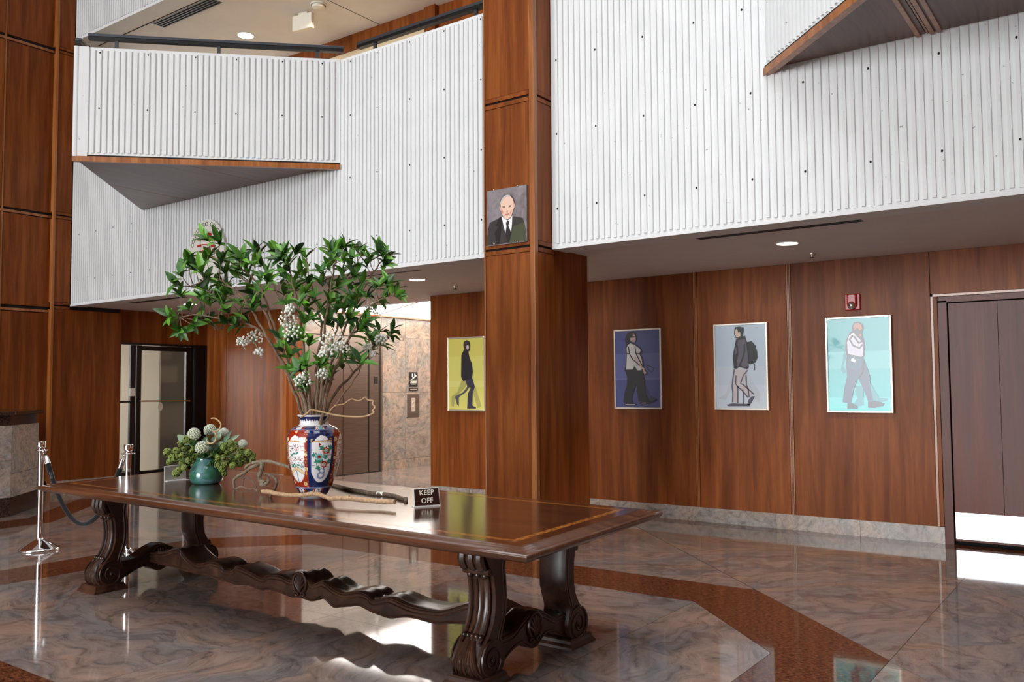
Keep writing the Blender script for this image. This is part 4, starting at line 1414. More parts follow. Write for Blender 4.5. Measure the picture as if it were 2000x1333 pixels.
# scroll leg in profile (distance outward from the table's middle line, height)
YM = 3.68
LEG_F = [(0.395, 0.655), (0.425, 0.63), (0.425, 0.60), (0.405, 0.565), (0.375, 0.52), (0.362, 0.46), (0.355, 0.40), (0.358, 0.34), (0.372, 0.285), (0.40, 0.235), (0.438, 0.195), (0.472, 0.155), (0.488, 0.115), (0.482, 0.075), (0.462, 0.05), (0.44, 0.04)]
LEG_B = [(0.20, 0.655), (0.235, 0.635), (0.262, 0.59), (0.270, 0.53), (0.262, 0.46), (0.258, 0.40), (0.262, 0.33), (0.278, 0.275), (0.296, 0.235), (0.305, 0.20), (0.292, 0.165), (0.284, 0.125), (0.290, 0.085), (0.31, 0.055), (0.335, 0.042), (0.36, 0.036)]


def scroll_leg(xc, side):
    """side -1: near side of the table, +1: far side"""
    W_ = 0.082
    Y = lambda d: YM + side * d
    n = len(LEG_F)
    mb = MB()
    vs = []
    m = 12
    for i in range(n):
        f, b = LEG_F[i], LEG_B[i]
        # cross section: fluted rounded front, moulded sides
        for k in range(m):
            t_ = k / (m - 1)
            x = -W_ + 2 * W_ * t_
            bul = 0.018 * (1 - (2 * t_ - 1) ** 2) + 0.006 * cos(2 * pi * 3 * t_)
            d = Vector((f[0] - b[0], f[1] - b[1]))
            d.normalize()
            p = Vector(f) + d * (bul - 0.012)
            vs.append((xc + x, Y(p.x), p.y))
        for k in range(m):
            t_ = k / (m - 1)
            x = W_ - 2 * W_ * t_
            bul = 0.010 * (1 - (2 * t_ - 1) ** 2)
            d = Vector((b[0] - f[0], b[1] - f[1])); d.normalize()
            p = Vector(b) + d * (bul - 0.006)
            vs.append((xc + x, Y(p.x), p.y))
    M2 = 2 * m
    fs = []
    for i in range(n - 1):
        for k in range(M2):
            q = (i * M2 + k, i * M2 + (k + 1) % M2, (i + 1) * M2 + (k + 1) % M2, (i + 1) * M2 + k)
            fs.append(q if side > 0 else q[::-1])
    t0, t1 = tuple(range(M2)), tuple((n - 1) * M2 + k for k in range(M2))
    fs += [t0[::-1] if side > 0 else t0, t1 if side > 0 else t1[::-1]]
    mb.add(vs, fs)
    leg = mb.build('leg', 'carved_wood', tb, smooth=True, sharp=55)
    cy, cz, R_ = 0.385, 0.115, 0.098
    for sx in (-1, 1):
        # volute: disc and raised spiral on both cheeks
        xf = xc + sx * W_
        mb = MB()
        mb.extrude([(xf, Y(cy + R_ * cos(k * pi / 14)), cz + R_ * 0.95 * sin(k * pi / 14)) for k in range(28)], (sx * 0.006, 0, 0))
        mb.build('volute_cheek', 'carved_wood', leg)
        sp = [(xf + sx * 0.008, Y(cy + (R_ - 0.006) * (1 - 0.0268 * k) * cos(pi / 2 - k * pi / 8)), cz + (R_ - 0.006) * (1 - 0.0268 * k) * sin(pi / 2 - k * pi / 8)) for k in range(34)]
        MB().tube(sp, [0.0075 * (1 - 0.015 * k) for k in range(34)], 6).build('volute_spiral', 'carved_wood', leg, smooth=True)
        MB().ball((xf + sx * 0.006, Y(cy), cz), 0.014, 8, 5).build('volute_eye', 'carved_wood', leg, smooth=True)
        # moulding that follows the back edge of the cheek
        for o_ in (0.012, 0.03):
            pth = [(xf + sx * 0.001, Y(b[0] + o_), b[1]) for b in LEG_B[2:11]]
            MB().tube(pth, 0.0055, 6).build('cheek_moulding', 'carved_wood', leg, smooth=True)
    # upper scroll knuckle with three reeds, drop under it
    for k in range(3):
        x = xc + (k - 1) * 0.05
        pth = [(x, Y(d), z) for d, z in ((0.405, 0.645), (0.432, 0.622), (0.436, 0.585), (0.42, 0.55), (0.39, 0.535))]
        MB().tube(pth, [0.016, 0.024, 0.027, 0.025, 0.016], 8).build('scroll_reed', 'carved_wood', leg, smooth=True)
    MB().tube([(xc - 0.078, Y(0.388), 0.522), (xc + 0.078, Y(0.388), 0.522)], 0.017, 8).build('scroll_roll', 'carved_wood', leg, smooth=True)
    for k in range(3):
        MB().ball((xc + (k - 1) * 0.045, Y(0.385), 0.502), 0.016, 8, 5).build('bead', 'carved_wood', leg, smooth=True)
    # reeded shank lines
    for k in range(4):
        x = xc - 0.054 + 0.036 * k
        pth = [(x, Y(f[0] + 0.006), f[1]) for f in LEG_F[4:11]]
        MB().tube(pth, 0.0065, 6).build('shank_reed', 'carved_wood', leg, smooth=True)
    # bead roll over the leaf
    for k in range(5):
        MB().ball((xc - 0.05 + 0.025 * k, Y(0.425), 0.225), 0.0125, 8, 5).build('bead', 'carved_wood', leg, smooth=True)
    # acanthus leaf on the knee
    knee = [(0.425, 0.212), (0.452, 0.182), (0.476, 0.150), (0.490, 0.115), (0.486, 0.078), (0.468, 0.05)]

    def kn(t_):
        t_ = max(0, min(0.9999, t_)) * (len(knee) - 1)
        i = int(t_)
        a, b = knee[i], knee[i + 1]
        w = t_ - i
        return a[0] + (b[0] - a[0]) * w, a[1] + (b[1] - a[1]) * w
    for k in range(9):
        o_ = (k - 4) / 4
        pth, rr = [], []
        for j in range(7):
            s = 0.05 + 0.92 * j / 6
            d, z = kn(s)
            x = xc + o_ * (0.022 + 0.062 * s) * (1.0 if j < 6 else 1.04)
            pth.append((x, Y(d + 0.004 - 0.010 * abs(o_) * s), z))
            rr.append(0.0035 + 0.0065 * sin(pi * min(1, s * 0.9 + 0.1)))
        MB().tube(pth, rr, 6).build('acanthus_rib', 'carved_wood', leg, smooth=True)
    # foot block with hollow sides
    mb = MB()
    y0, y1 = sorted((Y(0.29), Y(0.50)))
    rows = []
    for z, g in ((0.0, 0.018), (0.012, 0.016), (0.026, 0.004), (0.042, 0.0), (0.05, -0.006)):
        rows.append([(xc - 0.098 - g, y0 - g, z), (xc + 0.098 + g, y0 - g, z), (xc + 0.098 + g, y1 + g, z), (xc - 0.098 - g, y1 + g, z)])
    vs = [p for r in rows for p in r]
    fs = [(3, 2, 1, 0), (16, 17, 18, 19)]
    for i in range(4):
        for k in range(4):
            fs.append((i * 4 + k, i * 4 + (k + 1) % 4, (i + 1) * 4 + (k + 1) % 4, (i + 1) * 4 + k))
    mb.add(vs, fs)
    mb.build('foot', 'carved_wood', leg)
    # bracket under the top
    mb = MB()
    mb.extrude([(xc - 0.09, Y(0.17), 0.664), (xc - 0.09, Y(0.43), 0.664), (xc - 0.09, Y(0.42), 0.645), (xc - 0.09, Y(0.24), 0.640), (xc - 0.09, Y(0.20), 0.652)], (0.18, 0, 0))
    mb.build('bracket', 'carved_wood', leg)


XLG, XRG = -5.945, -2.605
for xc in (XLG, XRG):
    for s in (-1, 1):
        scroll_leg(xc, s)


def wavy(pts, n):
    """smooth a list of (s,z) with a Catmull-Rom curve"""
    P = [Vector(p) for p in pts]
    out = []
    for i in range(len(P) - 1):
        p0, p1, p2, p3 = P[max(i - 1, 0)], P[i], P[i + 1], P[min(i + 2, len(P) - 1)]
        for j in range(n):
            t_ = j / n
            out.append(0.5 * ((2 * p1) + (p2 - p0) * t_ + (2 * p0 - 5 * p1 + 4 * p2 - p3) * t_ * t_ + (3 * p1 - p0 - 3 * p2 + p3) * t_ ** 3))
    out.append(P[-1])
    return out


def board(name, top, bot, place, thick, root):
    """carved stretcher board: top and bottom outlines, pushed sideways; raised lines follow both edges on each face"""
    T_, B_ = wavy(top, 4), wavy(bot, 4)
    mb = MB()
    m = len(T_)
    secs = [(-thick / 2, 0.0), (-thick / 2 + 0.02, 0.008), (-thick * 0.2, 0.0), (0, 0.010), (thick * 0.2, 0.0), (thick / 2 - 0.02, 0.008), (thick / 2, 0.0)]
    vs, fs = [], []
    nk = len(secs)
    for i in range(m):
        for o, dz in secs:
            vs.append(place(T_[i].x, o, T_[i].y + dz))
        for o, dz in reversed(secs):
            vs.append(place(B_[i].x, o, B_[i].y))
    R2 = 2 * nk
    for i in range(m - 1):
        for k in range(R2):
            fs.append((i * R2 + k, i * R2 + (k + 1) % R2, (i + 1) * R2 + (k + 1) % R2, (i + 1) * R2 + k))
    fs += [tuple(range(R2))[::-1], tuple((m - 1) * R2 + k for k in range(R2))]
    mb.add(vs, fs)
    o = mb.build(name, 'carved_wood', root, smooth=True, sharp=50)
    for f in (-1, 1):
        for src, dz in ((T_, -0.008), (T_, -0.028), (B_, 0.012)):
            MB().tube([place(p.x, f * (thick / 2 + 0.001), p.y + dz) for p in src], 0.0048, 5).build('edge_bead', 'carved_wood', o, smooth=True)
    return o


def resample(pts, xs):
    out = []
    for x in xs:
        for (a, za), (b, zb) in zip(pts, pts[1:]):
            if a <= x <= b:
                out.append((x, za + (zb - za) * (x - a) / (b - a)))
                break
    return out


LT = [(-5.90, 0.215), (-5.75, 0.225), (-5.61, 0.262), (-5.52, 0.274), (-5.43, 0.225), (-5.31, 0.196), (-5.16, 0.229), (-5.05, 0.220), (-5.0, 0.190), (-4.92, 0.198), (-4.88, 0.226), (-4.75, 0.212), (-4.62, 0.186), (-4.55, 0.212), (-4.44, 0.222), (-4.335, 0.203), (-4.29, 0.238),
      (-4.24, 0.258), (-4.19, 0.238), (-4.145, 0.203), (-4.04, 0.232), (-3.95, 0.20), (-3.87, 0.186), (-3.73, 0.212), (-3.665, 0.205), (-3.625, 0.182), (-3.55, 0.198), (-3.48, 0.212), (-3.33, 0.187), (-3.14, 0.19), (-3.03, 0.22), (-2.91, 0.262), (-2.80, 0.262), (-2.64, 0.22)]
LB = [(-5.90, 0.145), (-5.58, 0.139), (-5.42, 0.129), (-5.22, 0.126), (-4.99, 0.114), (-4.85, 0.106), (-4.78, 0.128), (-4.665, 0.095), (-4.51, 0.128), (-4.36, 0.10), (-4.24, 0.11), (-4.12, 0.10), (-4.05, 0.140), (-3.945, 0.092), (-3.73, 0.132), (-3.60, 0.106), (-3.483, 0.098), (-3.30, 0.13), (-3.176, 0.112), (-2.96, 0.15), (-2.64, 0.15)]
xs = sorted(set([x for x, _ in LT] + [-5.5, -4.1, -3.8]))
YS = 3.705
ls_ = board('long_stretcher', resample(LT, xs), resample(LB, xs), lambda s, o, z: (s, YS + o, z), 0.20, tb)


def shell(root, c, u, n):
    """carved scallop shell: c centre, u sideways, n outward"""
    c, u, n = Vector(c), Vector(u), Vector(n)
    Z = Vector((0, 0, 1))
    mb = MB()
    rim = [c + u * 0.058 * cos(a) + Z * (0.01 + 0.062 * sin(a)) for a in [radians(-50 + 280 * k / 20) for k in range(21)]]
    mb.tube([p + n * 0.008 for p in rim], 0.0085, 6)
    mb.build('shell_rim', 'carved_wood', root, smooth=True)
    pl = MB().extrude([p - n * 0.004 for p in rim], n * 0.008)
    pl.build('shell_plate', 'carved_wood', root)
    for k in range(7):
        a = radians(35 + 110 * k / 6)
        MB().tube([c - Z * 0.045 + n * 0.008, c - Z * 0.045 + (u * cos(a) * 0.5 + Z * sin(a)) * 0.055 + n * 0.014, c - Z * 0.045 + (u * cos(a) * 0.62 + Z * sin(a)) * 0.105 + n * 0.008],
                  [0.004, 0.0075, 0.007], 6).build('shell_rib', 'carved_wood', root, smooth=True)
    for s in (-1, 1):
        sp = [c - Z * 0.062 + u * s * (0.026 + 0.018 * (1 - k / 12) * cos(k * 0.7)) + Z * 0.018 * (1 - k / 12) * sin(k * 0.7) + n * 0.008 for k in range(10)]
        MB().tube(sp, 0.006, 6).build('shell_scroll', 'carved_wood', root, smooth=True)


shell(ls_, (-4.24, YS - 0.10, 0.192), (1, 0, 0), (0, -1, 0))
EP = [(-0.36, 0.185), (-0.27, 0.186), (-0.18, 0.192), (-0.10, 0.232), (-0.03, 0.258), (0.03, 0.258), (0.10, 0.232), (0.18, 0.192), (0.27, 0.186), (0.36, 0.185)]
EB = [(-0.36, 0.055), (-0.27, 0.07), (-0.18, 0.11), (-0.10, 0.118), (-0.03, 0.08), (0.03, 0.08), (0.10, 0.118), (0.18, 0.11), (0.27, 0.07), (0.36, 0.055)]
for xc in (XLG, XRG):
    es = board('end_stretcher', EP, EB, lambda s, o, z, xc=xc: (xc + o, YM + s, z), 0.12, tb)
    shell(es, (xc + 0.06, YM, 0.18), (0, 1, 0), (1, 0, 0))
    shell(es, (xc - 0.06, YM, 0.18), (0, -1, 0), (-1, 0, 0))

# ================================================================== ROPE BARRIER
def stanchion(x, y, label):
    t = thing('barrier_post', label, 'barrier post', (x, y, 0), 'chrome rope barrier posts')
    c = (x, y, 0)
    MB().lathe([(0.0001, 0.0), (0.162, 0.0), (0.166, 0.008), (0.160, 0.02), (0.15, 0.028), (0.12, 0.047), (0.075, 0.075), (0.045, 0.088), (0.03, 0.096), (0.026, 0.11), (0.0001, 0.11)], c, 40).build('base', 'chrome', t, smooth=True, sharp=60)
    MB().lathe([(0.0225, 0.10), (0.0225, 0.875), (0.0001, 0.875)], c, 24).build('pole', 'chrome', t, smooth=True)
    MB().lathe([(0.0001, 0.868), (0.052, 0.868), (0.054, 0.872), (0.052, 0.876), (0.0001, 0.876)], c, 24).build('hook_ring', 'chrome', t, smooth=True)
    MB().lathe([(0.026, 0.876), (0.026, 0.892), (0.036, 0.9), (0.036, 0.942), (0.033, 0.948), (0.0001, 0.950)], c, 24).build('cap', 'chrome', t, smooth=True, sharp=50)
    return t


S1, S2 = Vector((-7.868, 3.765, 0)), Vector((-6.79, 3.95, 0))
stanchion(S1.x, S1.y, 'chrome rope barrier post standing free at the far left')
stanchion(S2.x, S2.y, 'chrome rope barrier post half hidden behind the left end of the table')
rp = thing('barrier_rope', 'black rope with chrome ends slung between the two chrome posts', 'rope', ((S1 + S2) / 2))
d = (S2 - S1).normalized()
a, b = S1 + d * 0.045 + Vector((0, 0, 0.86)), S2 - d * 0.045 + Vector((0, 0, 0.86))
N = 40
sag = 0.60
path = [a.lerp(b, k / N) - Vector((0, 0, sag * (1 - (2 * k / N - 1) ** 2))) for k in range(N + 1)]
# resample by length
cum = [0]
for p, q in zip(path, path[1:]):
    cum.append(cum[-1] + (q - p).length)
def along(s):
    for i in range(len(path) - 1):
        if cum[i] <= s <= cum[i + 1]:
            return path[i].lerp(path[i + 1], (s - cum[i]) / (cum[i + 1] - cum[i]))
    return path[-1]
LN = cum[-1]
MB().tube([along(0.19 + (LN - 0.38) * k / 40) for k in range(41)], 0.0195, 12).build('rope_body', 'black_velvet', rp, smooth=True)
for e_ in (0, 1):
    g = lambda s: along(s if e_ == 0 else LN - s)
    MB().tube([g(0.035), g(0.05), g(0.115)], [0.012, 0.021, 0.023], 14).build('ferrule', 'chrome', rp, smooth=True)
    MB().tube([g(0.115), g(0.20)], 0.0225, 12).build('rope_sleeve', 'black_velvet', rp, smooth=True)
    MB().tube([g(0.20), g(0.26)], 0.0215, 12).build('sleeve_band', 'black_metal', rp, smooth=True)
    c = g(0.0)
    MB().tube([c + Vector((0, 0, 0.016 * sin(q * pi / 5))) + d * 0.016 * cos(q * pi / 5) for q in range(10)], 0.005, 6, closed=True).build('snap_hook', 'chrome', rp, smooth=True)

# ================================================================== ON THE TABLE
FLAT_F = Vector((CAM_F.x, CAM_F.y, 0)).normalized()
FLAT_R = Vector((CAM_R.x, CAM_R.y, 0)).normalized()
on_table = lambda px, py: at(px, py, Z=TZ)


def noise_mat(name, stops, scale=8, rough=0.4, spec=0.5, coat=0.0, rnd=True, detail=3.0, dist=0.0, bumpy=0):
    t = NT(name)
    v = t.coords((scale,) * 3 if not hasattr(scale, '__len__') else scale, rnd=rnd)
    n = t.n('ShaderNodeTexNoise', Scale=1.0, Detail=detail, Roughness=0.6, Distortion=dist)
    t.l(v, n.inputs['Vector'])
    t.l(t.ramp(n.outputs['Fac'], stops), t.b.inputs['Base Color'])
    t.set(Roughness=rough, Specular_IOR_Level=spec, Coat_Weight=coat)
    if bumpy:
        t.bump(n.outputs['Fac'], bumpy, 0.004)
    return t.m


noise_mat('bark_pale', [(0.3, srgb(134, 104, 78)), (0.55, srgb(176, 144, 110)), (0.75, srgb(198, 170, 136))], (60, 60, 60), rough=0.8, bumpy=0.5)
noise_mat('bark_dark', [(0.3, srgb(70, 58, 48)), (0.55, srgb(104, 88, 72)), (0.78, srgb(132, 116, 98))], (50, 50, 50), rough=0.85, bumpy=0.6)
noise_mat('bark_lichen', [(0.3, srgb(88, 74, 60)), (0.5, srgb(128, 112, 92)), (0.7, srgb(142, 140, 118))], (26, 26, 26), rough=0.85, bumpy=0.5)
noise_mat('bark_stem', [(0.3, srgb(98, 78, 62)), (0.6, srgb(140, 116, 94)), (0.8, srgb(164, 140, 116))], (40, 40, 16), rough=0.75, bumpy=0.4)
plain('willow_tan', srgb(206, 172, 128), 0.5)
for nm, d_, m_, l_ in (('leaf_green', (38, 74, 20), (72, 126, 36), (104, 158, 54)), ('leaf_dark', (28, 56, 26), (50, 90, 40), (72, 116, 56))):
    t = NT(nm)
    oi = t.n('ShaderNodeObjectInfo')
    t.l(t.ramp(oi.outputs['Random'], [(0.0, srgb(*d_)), (0.5, srgb(*m_)), (1.0, srgb(*l_))]), t.b.inputs['Base Color'])
    t.set(Roughness=0.42, Specular_IOR_Level=0.4, Transmission_Weight=0.0, Subsurface_Weight=0.0)
plain('eucalyptus', srgb(104, 134, 112), 0.55)
plain('eucalyptus_pale', srgb(150, 172, 142), 0.55)
plain('petal_white', srgb(232, 238, 224), 0.6)
plain('berry_white', srgb(242, 244, 234), 0.45)
noise_mat('sedum', [(0.3, srgb(86, 104, 40)), (0.55, srgb(132, 148, 70)), (0.8, srgb(182, 190, 120))], (60, 60, 60), rough=0.6)

# ---- big painted vase
VASE_INK = [('vase_white', (240, 240, 242)), ('vase_navy', (26, 42, 92)), ('vase_red', (158, 48, 26)), ('vase_gold', (206, 164, 88)), ('vase_teal', (58, 140, 120)),
            ('vase_scarlet', (170, 34, 28)), ('vase_cream', (238, 206, 160)), ('vase_blue', (132, 146, 190)), ('vase_sky', (128, 196, 196)), ('vase_grey', (120, 128, 128))]
for nm, c in VASE_INK:
    plain(nm, srgb(*c), 0.1, coat=0.6)
vb = on_table(613, 968)
U = 1 / 302.0 / 7.615       # one pixel of the close-up in plan units


def hsh(a, b):
    v = sin(a * 127.1 + b * 311.7) * 43758.5453
    return v - math.floor(v)


def vase_paint(th, zy):
    """th: degrees from the side that faces the hall, zy: row of the close-up"""
    if zy < 168: return 0
    if zy < 240:
        k = (th / 11.0) % 1.0
        w = 1 - max(0, (zy - 205) / 35)
        return 1 if abs(k - 0.5) * 2 < w and zy > 172 else 0
    if zy < 298: return 0
    p = ((th - 16 + 30) % 120)
    blue = p < 60
    r = (p % 60) - 30
    if zy < 305 or 352 < zy < 362: return 7 if zy > 305 else 0
    if zy <= 352:
        if abs(r) < 17 and not blue: return 2 if abs(r) > 9 else 0
        if abs(r) < 13: return 8 if abs(r) < 5 else (2 if hsh(int(r), int(zy / 12)) > .5 else 0)
        return 1
    if 1172 < zy < 1186: return 7
    if zy >= 1186:
        if zy > 1290: return 0
        if abs(r) < 11 and zy < 1262: return 0 if hsh(int(r / 2), int(zy / 10)) > 0.25 else 1
        if abs(r) < 17: return 2
        return 1
    g = 2 if not blue else 1
    # cartouche
    hw = 23.0
    if zy > 900: hw = 23 * sqrt(max(0, 1 - ((zy - 900) / (205 if blue else 200)) ** 2))
    if zy < 545: hw = 23 * (1 - 0.25 * ((545 - zy) / 25) ** 2) if zy > 520 else 0
    xx = r * 6.63
    if 520 < zy < 1105 and abs(r) < hw:
        if abs(r) > hw - 1.2: return 3 if not blue else 7
        X, Z = xx, zy
        if blue:
            for fx, fz, big in ((59, 648, 1), (39, 845, 1), (-34, 735, 0)):
                d = hypot(X - fx, Z - fz)
                if big:
                    if d < 22: return 8
                    if d < 30: return 6
                    if d < 50 + 5 * cos(8 * atan2(Z - fz, X - fx)): return 5
                else:
                    if d < 24: return 5
                    if d < 52 + 6 * cos(6 * atan2(Z - fz, X - fx)): return 8
            for fx, fz in ((0, 610), (120, 600), (-110, 705), (55, 735), (-65, 800), (115, 805), (-45, 885), (95, 650), (-10, 790)):
                if hypot((X - fx), Z - fz) < 34 + 9 * cos(5 * atan2(Z - fz, X - fx) + fx): return 4
            if abs(Z - 716) < 4 and X > 80: return 9
            if abs(Z - 860) < 4 and X < -90: return 9
            if hypot(X + 30, Z - 560) < 16: return 5
            if Z > 900 and abs(hypot(X - 20, (Z - 935) * 1.3) - 42) < 13: return 7
            if Z > 960 and abs(hypot(X - 5, (Z - 1000) * 1.2) - 50) < 14: return 7
            return 0
        if 545 < Z < 665 or 730 < Z < 835:
            if hsh(int(X / 9) * 1.3, int(Z / 9)) > 0.80: return 5
            if hsh(int(X / 9) * 2.1, int(Z / 9) + 7) > 0.93: return 4
        if abs((Z - 690) + X * 0.35 - 8 * sin(X / 18)) < 13 and abs(X) < 75: return 4
        if 835 < Z < 890 and hsh(int(X / 14), int(Z / 14)) > 0.45 and abs(X) > 18: return 4
        if abs((Z - 885) - abs(X) * 0.62) < 24: return 6
        if abs((Z - 858) - abs(X) * 0.62) < 3 or abs((Z - 912) - abs(X) * 0.62) < 3: return 9
        if Z > 930 and abs(X) < 3: return 9
        return 0
    if ((r / 13.5) ** 2 + ((zy - 512) / 80) ** 2 < 1) and zy < 503: return 0
    if 497 < zy <= 524 and abs(r) < 19: return 3 if hsh(int(r / 2), int(zy / 8)) > 0.2 else g
    if not blue:
        for fx, fz, rr in ((-25, 490, 30), (24, 490, 32), (26, 700, 26), (-26, 760, 24), (25, 900, 28), (-22, 1100, 28), (6.0, 1118, 0), (20, 1120, 32), (0, 375, 24)):
            d = hypot((r - fx) * 6.63, zy - fz)
            if d < rr: return 6 if d > rr * 0.55 or d < rr * 0.25 else 3
        if abs(r) > 22 and hsh(int(r), int(zy / 14)) > 0.82: return 3
    else:
        if 470 < zy < 560 and 18 < abs(r) < 24 and hsh(int(r), int(zy / 14)) > 0.45: return 3
    return g


prof_px = [(0.0, 1316), (186, 1316), (192, 1300), (214, 1268), (238, 1225), (258, 1180), (290, 1100), (323, 1000), (350, 900), (373, 800), (388, 700), (396, 600), (395, 520), (386, 450), (366, 400), (338, 358), (300, 330), (240, 304), (215, 290), (206, 262), (207, 235), (216, 200), (232, 170), (243, 155), (244, 148), (236, 145), (218, 160), (204, 230), (0.0, 260)]
rows = []
for (r0, y0), (r1, y1) in zip(prof_px, prof_px[1:]):
    n = max(1, int(max(abs(y1 - y0), abs(r1 - r0) if y0 < 1300 and y0 > 250 else 0) / 9))
    for j in range(n):
        rows.append((r0 + (r1 - r0) * j / n, y0 + (y1 - y0) * j / n))
rows.append(prof_px[-1])
NV = 150
tv = thing('porcelain_vase', 'tall blue and red painted porcelain vase holding the branches', 'vase', vb)
aface = atan2(-vb.y, -vb.x)
outer = next(i for i, q in enumerate(rows) if q == (236, 145))


def mi_fun(i, k):
    if i >= outer: return 0
    ym = (rows[i][1] + rows[i + 1][1]) / 2
    a = math.degrees(2 * pi * (k + 0.5) / NV - 0.0)
    return vase_paint(a, ym)


mb = MB()
# angle 0 of the painting faces the photographer, growing to the right
vs, fs, mis = [], [], []
for r, y in rows:
    for k in range(NV):
        a = aface + 2 * pi * k / NV
        vs.append(vb + Vector((max(r, 0.01) * U * cos(a), max(r, 0.01) * U * sin(a), (1316 - y) * U)))
for i in range(len(rows) - 1):
    for k in range(NV):
        k2 = (k + 1) % NV
        fs.append((i * NV + k, i * NV + k2, (i + 1) * NV + k2, (i + 1) * NV + k))
        mis.append(mi_fun(i, k))
mb.add(vs, fs)
mb.mi = mis
mb.build('vase_body', [n for n, _ in VASE_INK], tv, smooth=True, sharp=60)

# ---- leafy branches standing in the vase
VD = (vb - EYE).dot(CAM_F)       # camera depth of the vase


def Wp(px, py, dd=0.0):
    return at(px, py, D=VD + dd)


def leaf_mesh(name, mat, L, w, fold, curl):
    mb = MB()
    n = 6
    vs = []
    for i in range(n + 1):
        s = i / n
        ww = w * (sin(pi * min(1, s * 0.92 + 0.04)) ** 0.85) * (1 - 0.25 * s)
        z = -curl * s * s
        for k in (-1, -0.5, 0, 0.5, 1):
            vs.append((L * s, ww * k, z + fold * abs(k) * ww - 0.0))
    fs = []
    for i in range(n):
        for k in range(4):
            fs.append((i * 5 + k, (i + 1) * 5 + k, (i + 1) * 5 + k + 1, i * 5 + k + 1))
    mb.add(vs, fs)
    me = bpy.data.meshes.new(name)
    me.from_pydata([tuple(v * S) for v in mb.v], [], mb.f)
    me.materials.append(MATS[mat])
    me.shade_smooth()
    return me


LEAVES = [leaf_mesh('leaf', m_, L, w, f, c) for m_, L, w, f, c in (('leaf_green', 0.102, 0.0235, 0.35, 0.012), ('leaf_green', 0.09, 0.022, 0.45, 0.022), ('leaf_dark', 0.105, 0.025, 0.3, 0.02), ('leaf_green', 0.118, 0.0235, 0.4, 0.03))]


def put_leaf(root, me, p, d, nrm, s=1.0):
    d = d.normalized()
    y = nrm.cross(d)
    y = y.normalized() if y.length > 1e-4 else d.orthogonal().normalized()
    z = d.cross(y)
    M_ = Matrix((d * s, y * s, z * s)).transposed().to_4x4()
    M_.translation = (p - Vector(root['_o'])) * S
    o = bpy.data.objects.new('leaf', me)
    COL.objects.link(o)
    o.parent = root
    o.matrix_local = M_
    return o


STEMS = [  # photo pixels, depth offset at the tip
    ([(596, 826), (578, 775), (553, 715), (528, 668), (498, 640), (463, 628), (425, 622), (385, 615), (352, 620)], 0.10, 'leafy branch reaching lowest to the left, over the glass door'),
    ([(600, 826), (585, 770), (560, 722), (533, 678), (508, 635), (482, 592), (455, 565), (420, 545), (372, 560)], -0.18, 'leafy branch fanning left just under the ribbed wall edge'),
    ([(603, 826), (590, 770), (563, 715), (536, 655), (515, 605), (490, 560), (462, 535), (425, 505), (392, 500)], 0.16, 'leafy branch rising left to the foot of the plaque'),
    ([(606, 826), (594, 775), (568, 720), (545, 665), (526, 610), (508, 560), (478, 530), (448, 510), (418, 480)], -0.05, 'leafy branch whose tip stands before the plaque'),
    ([(609, 826), (600, 765), (585, 700), (565, 640), (548, 590), (530, 545), (512, 515), (500, 492)], 0.22, 'leafy branch pointing up left of centre, over the ribbed wall'),
    ([(612, 826), (603, 760), (596, 700), (588, 640), (578, 580), (566, 530), (560, 495)], -0.22, 'upright leafy branch in the middle left of the vase'),
    ([(615, 826), (616, 750), (622, 690), (628, 640), (617, 590), (604, 545), (599, 505)], 0.05, 'upright leafy branch in the middle, with a lone top tuft'),
    ([(618, 826), (622, 740), (630, 675), (638, 610), (646, 560), (655, 515), (668, 486)], -0.15, 'leafy branch rising right of centre to the highest tuft'),
    ([(621, 826), (630, 750), (642, 690), (658, 640), (675, 590), (690, 545), (698, 510), (700, 490)], 0.18, 'leafy branch rising right of the highest tuft'),
    ([(624, 826), (635, 760), (650, 700), (672, 645), (697, 595), (718, 550), (738, 520), (755, 500)], -0.02, 'leafy branch ending at the top right corner of the bunch'),
    ([(627, 826), (640, 765), (660, 705), (685, 655), (712, 610), (738, 588), (770, 578)], -0.20, 'leafy branch with bright leaves stretching farthest right'),
    ([(630, 826), (650, 775), (685, 735), (712, 705), (735, 675), (762, 655)], 0.12, 'leafy branch low on the right, before the lift wall'),
    ([(633, 826), (660, 785), (690, 745), (706, 718)], -0.10, 'shortest leafy branch at the lower right, before the lift doors'),
    ([(610, 826), (606, 790), (602, 750), (598, 715)], -0.26, 'short leafy branch at the front, just over the vase rim'),
]
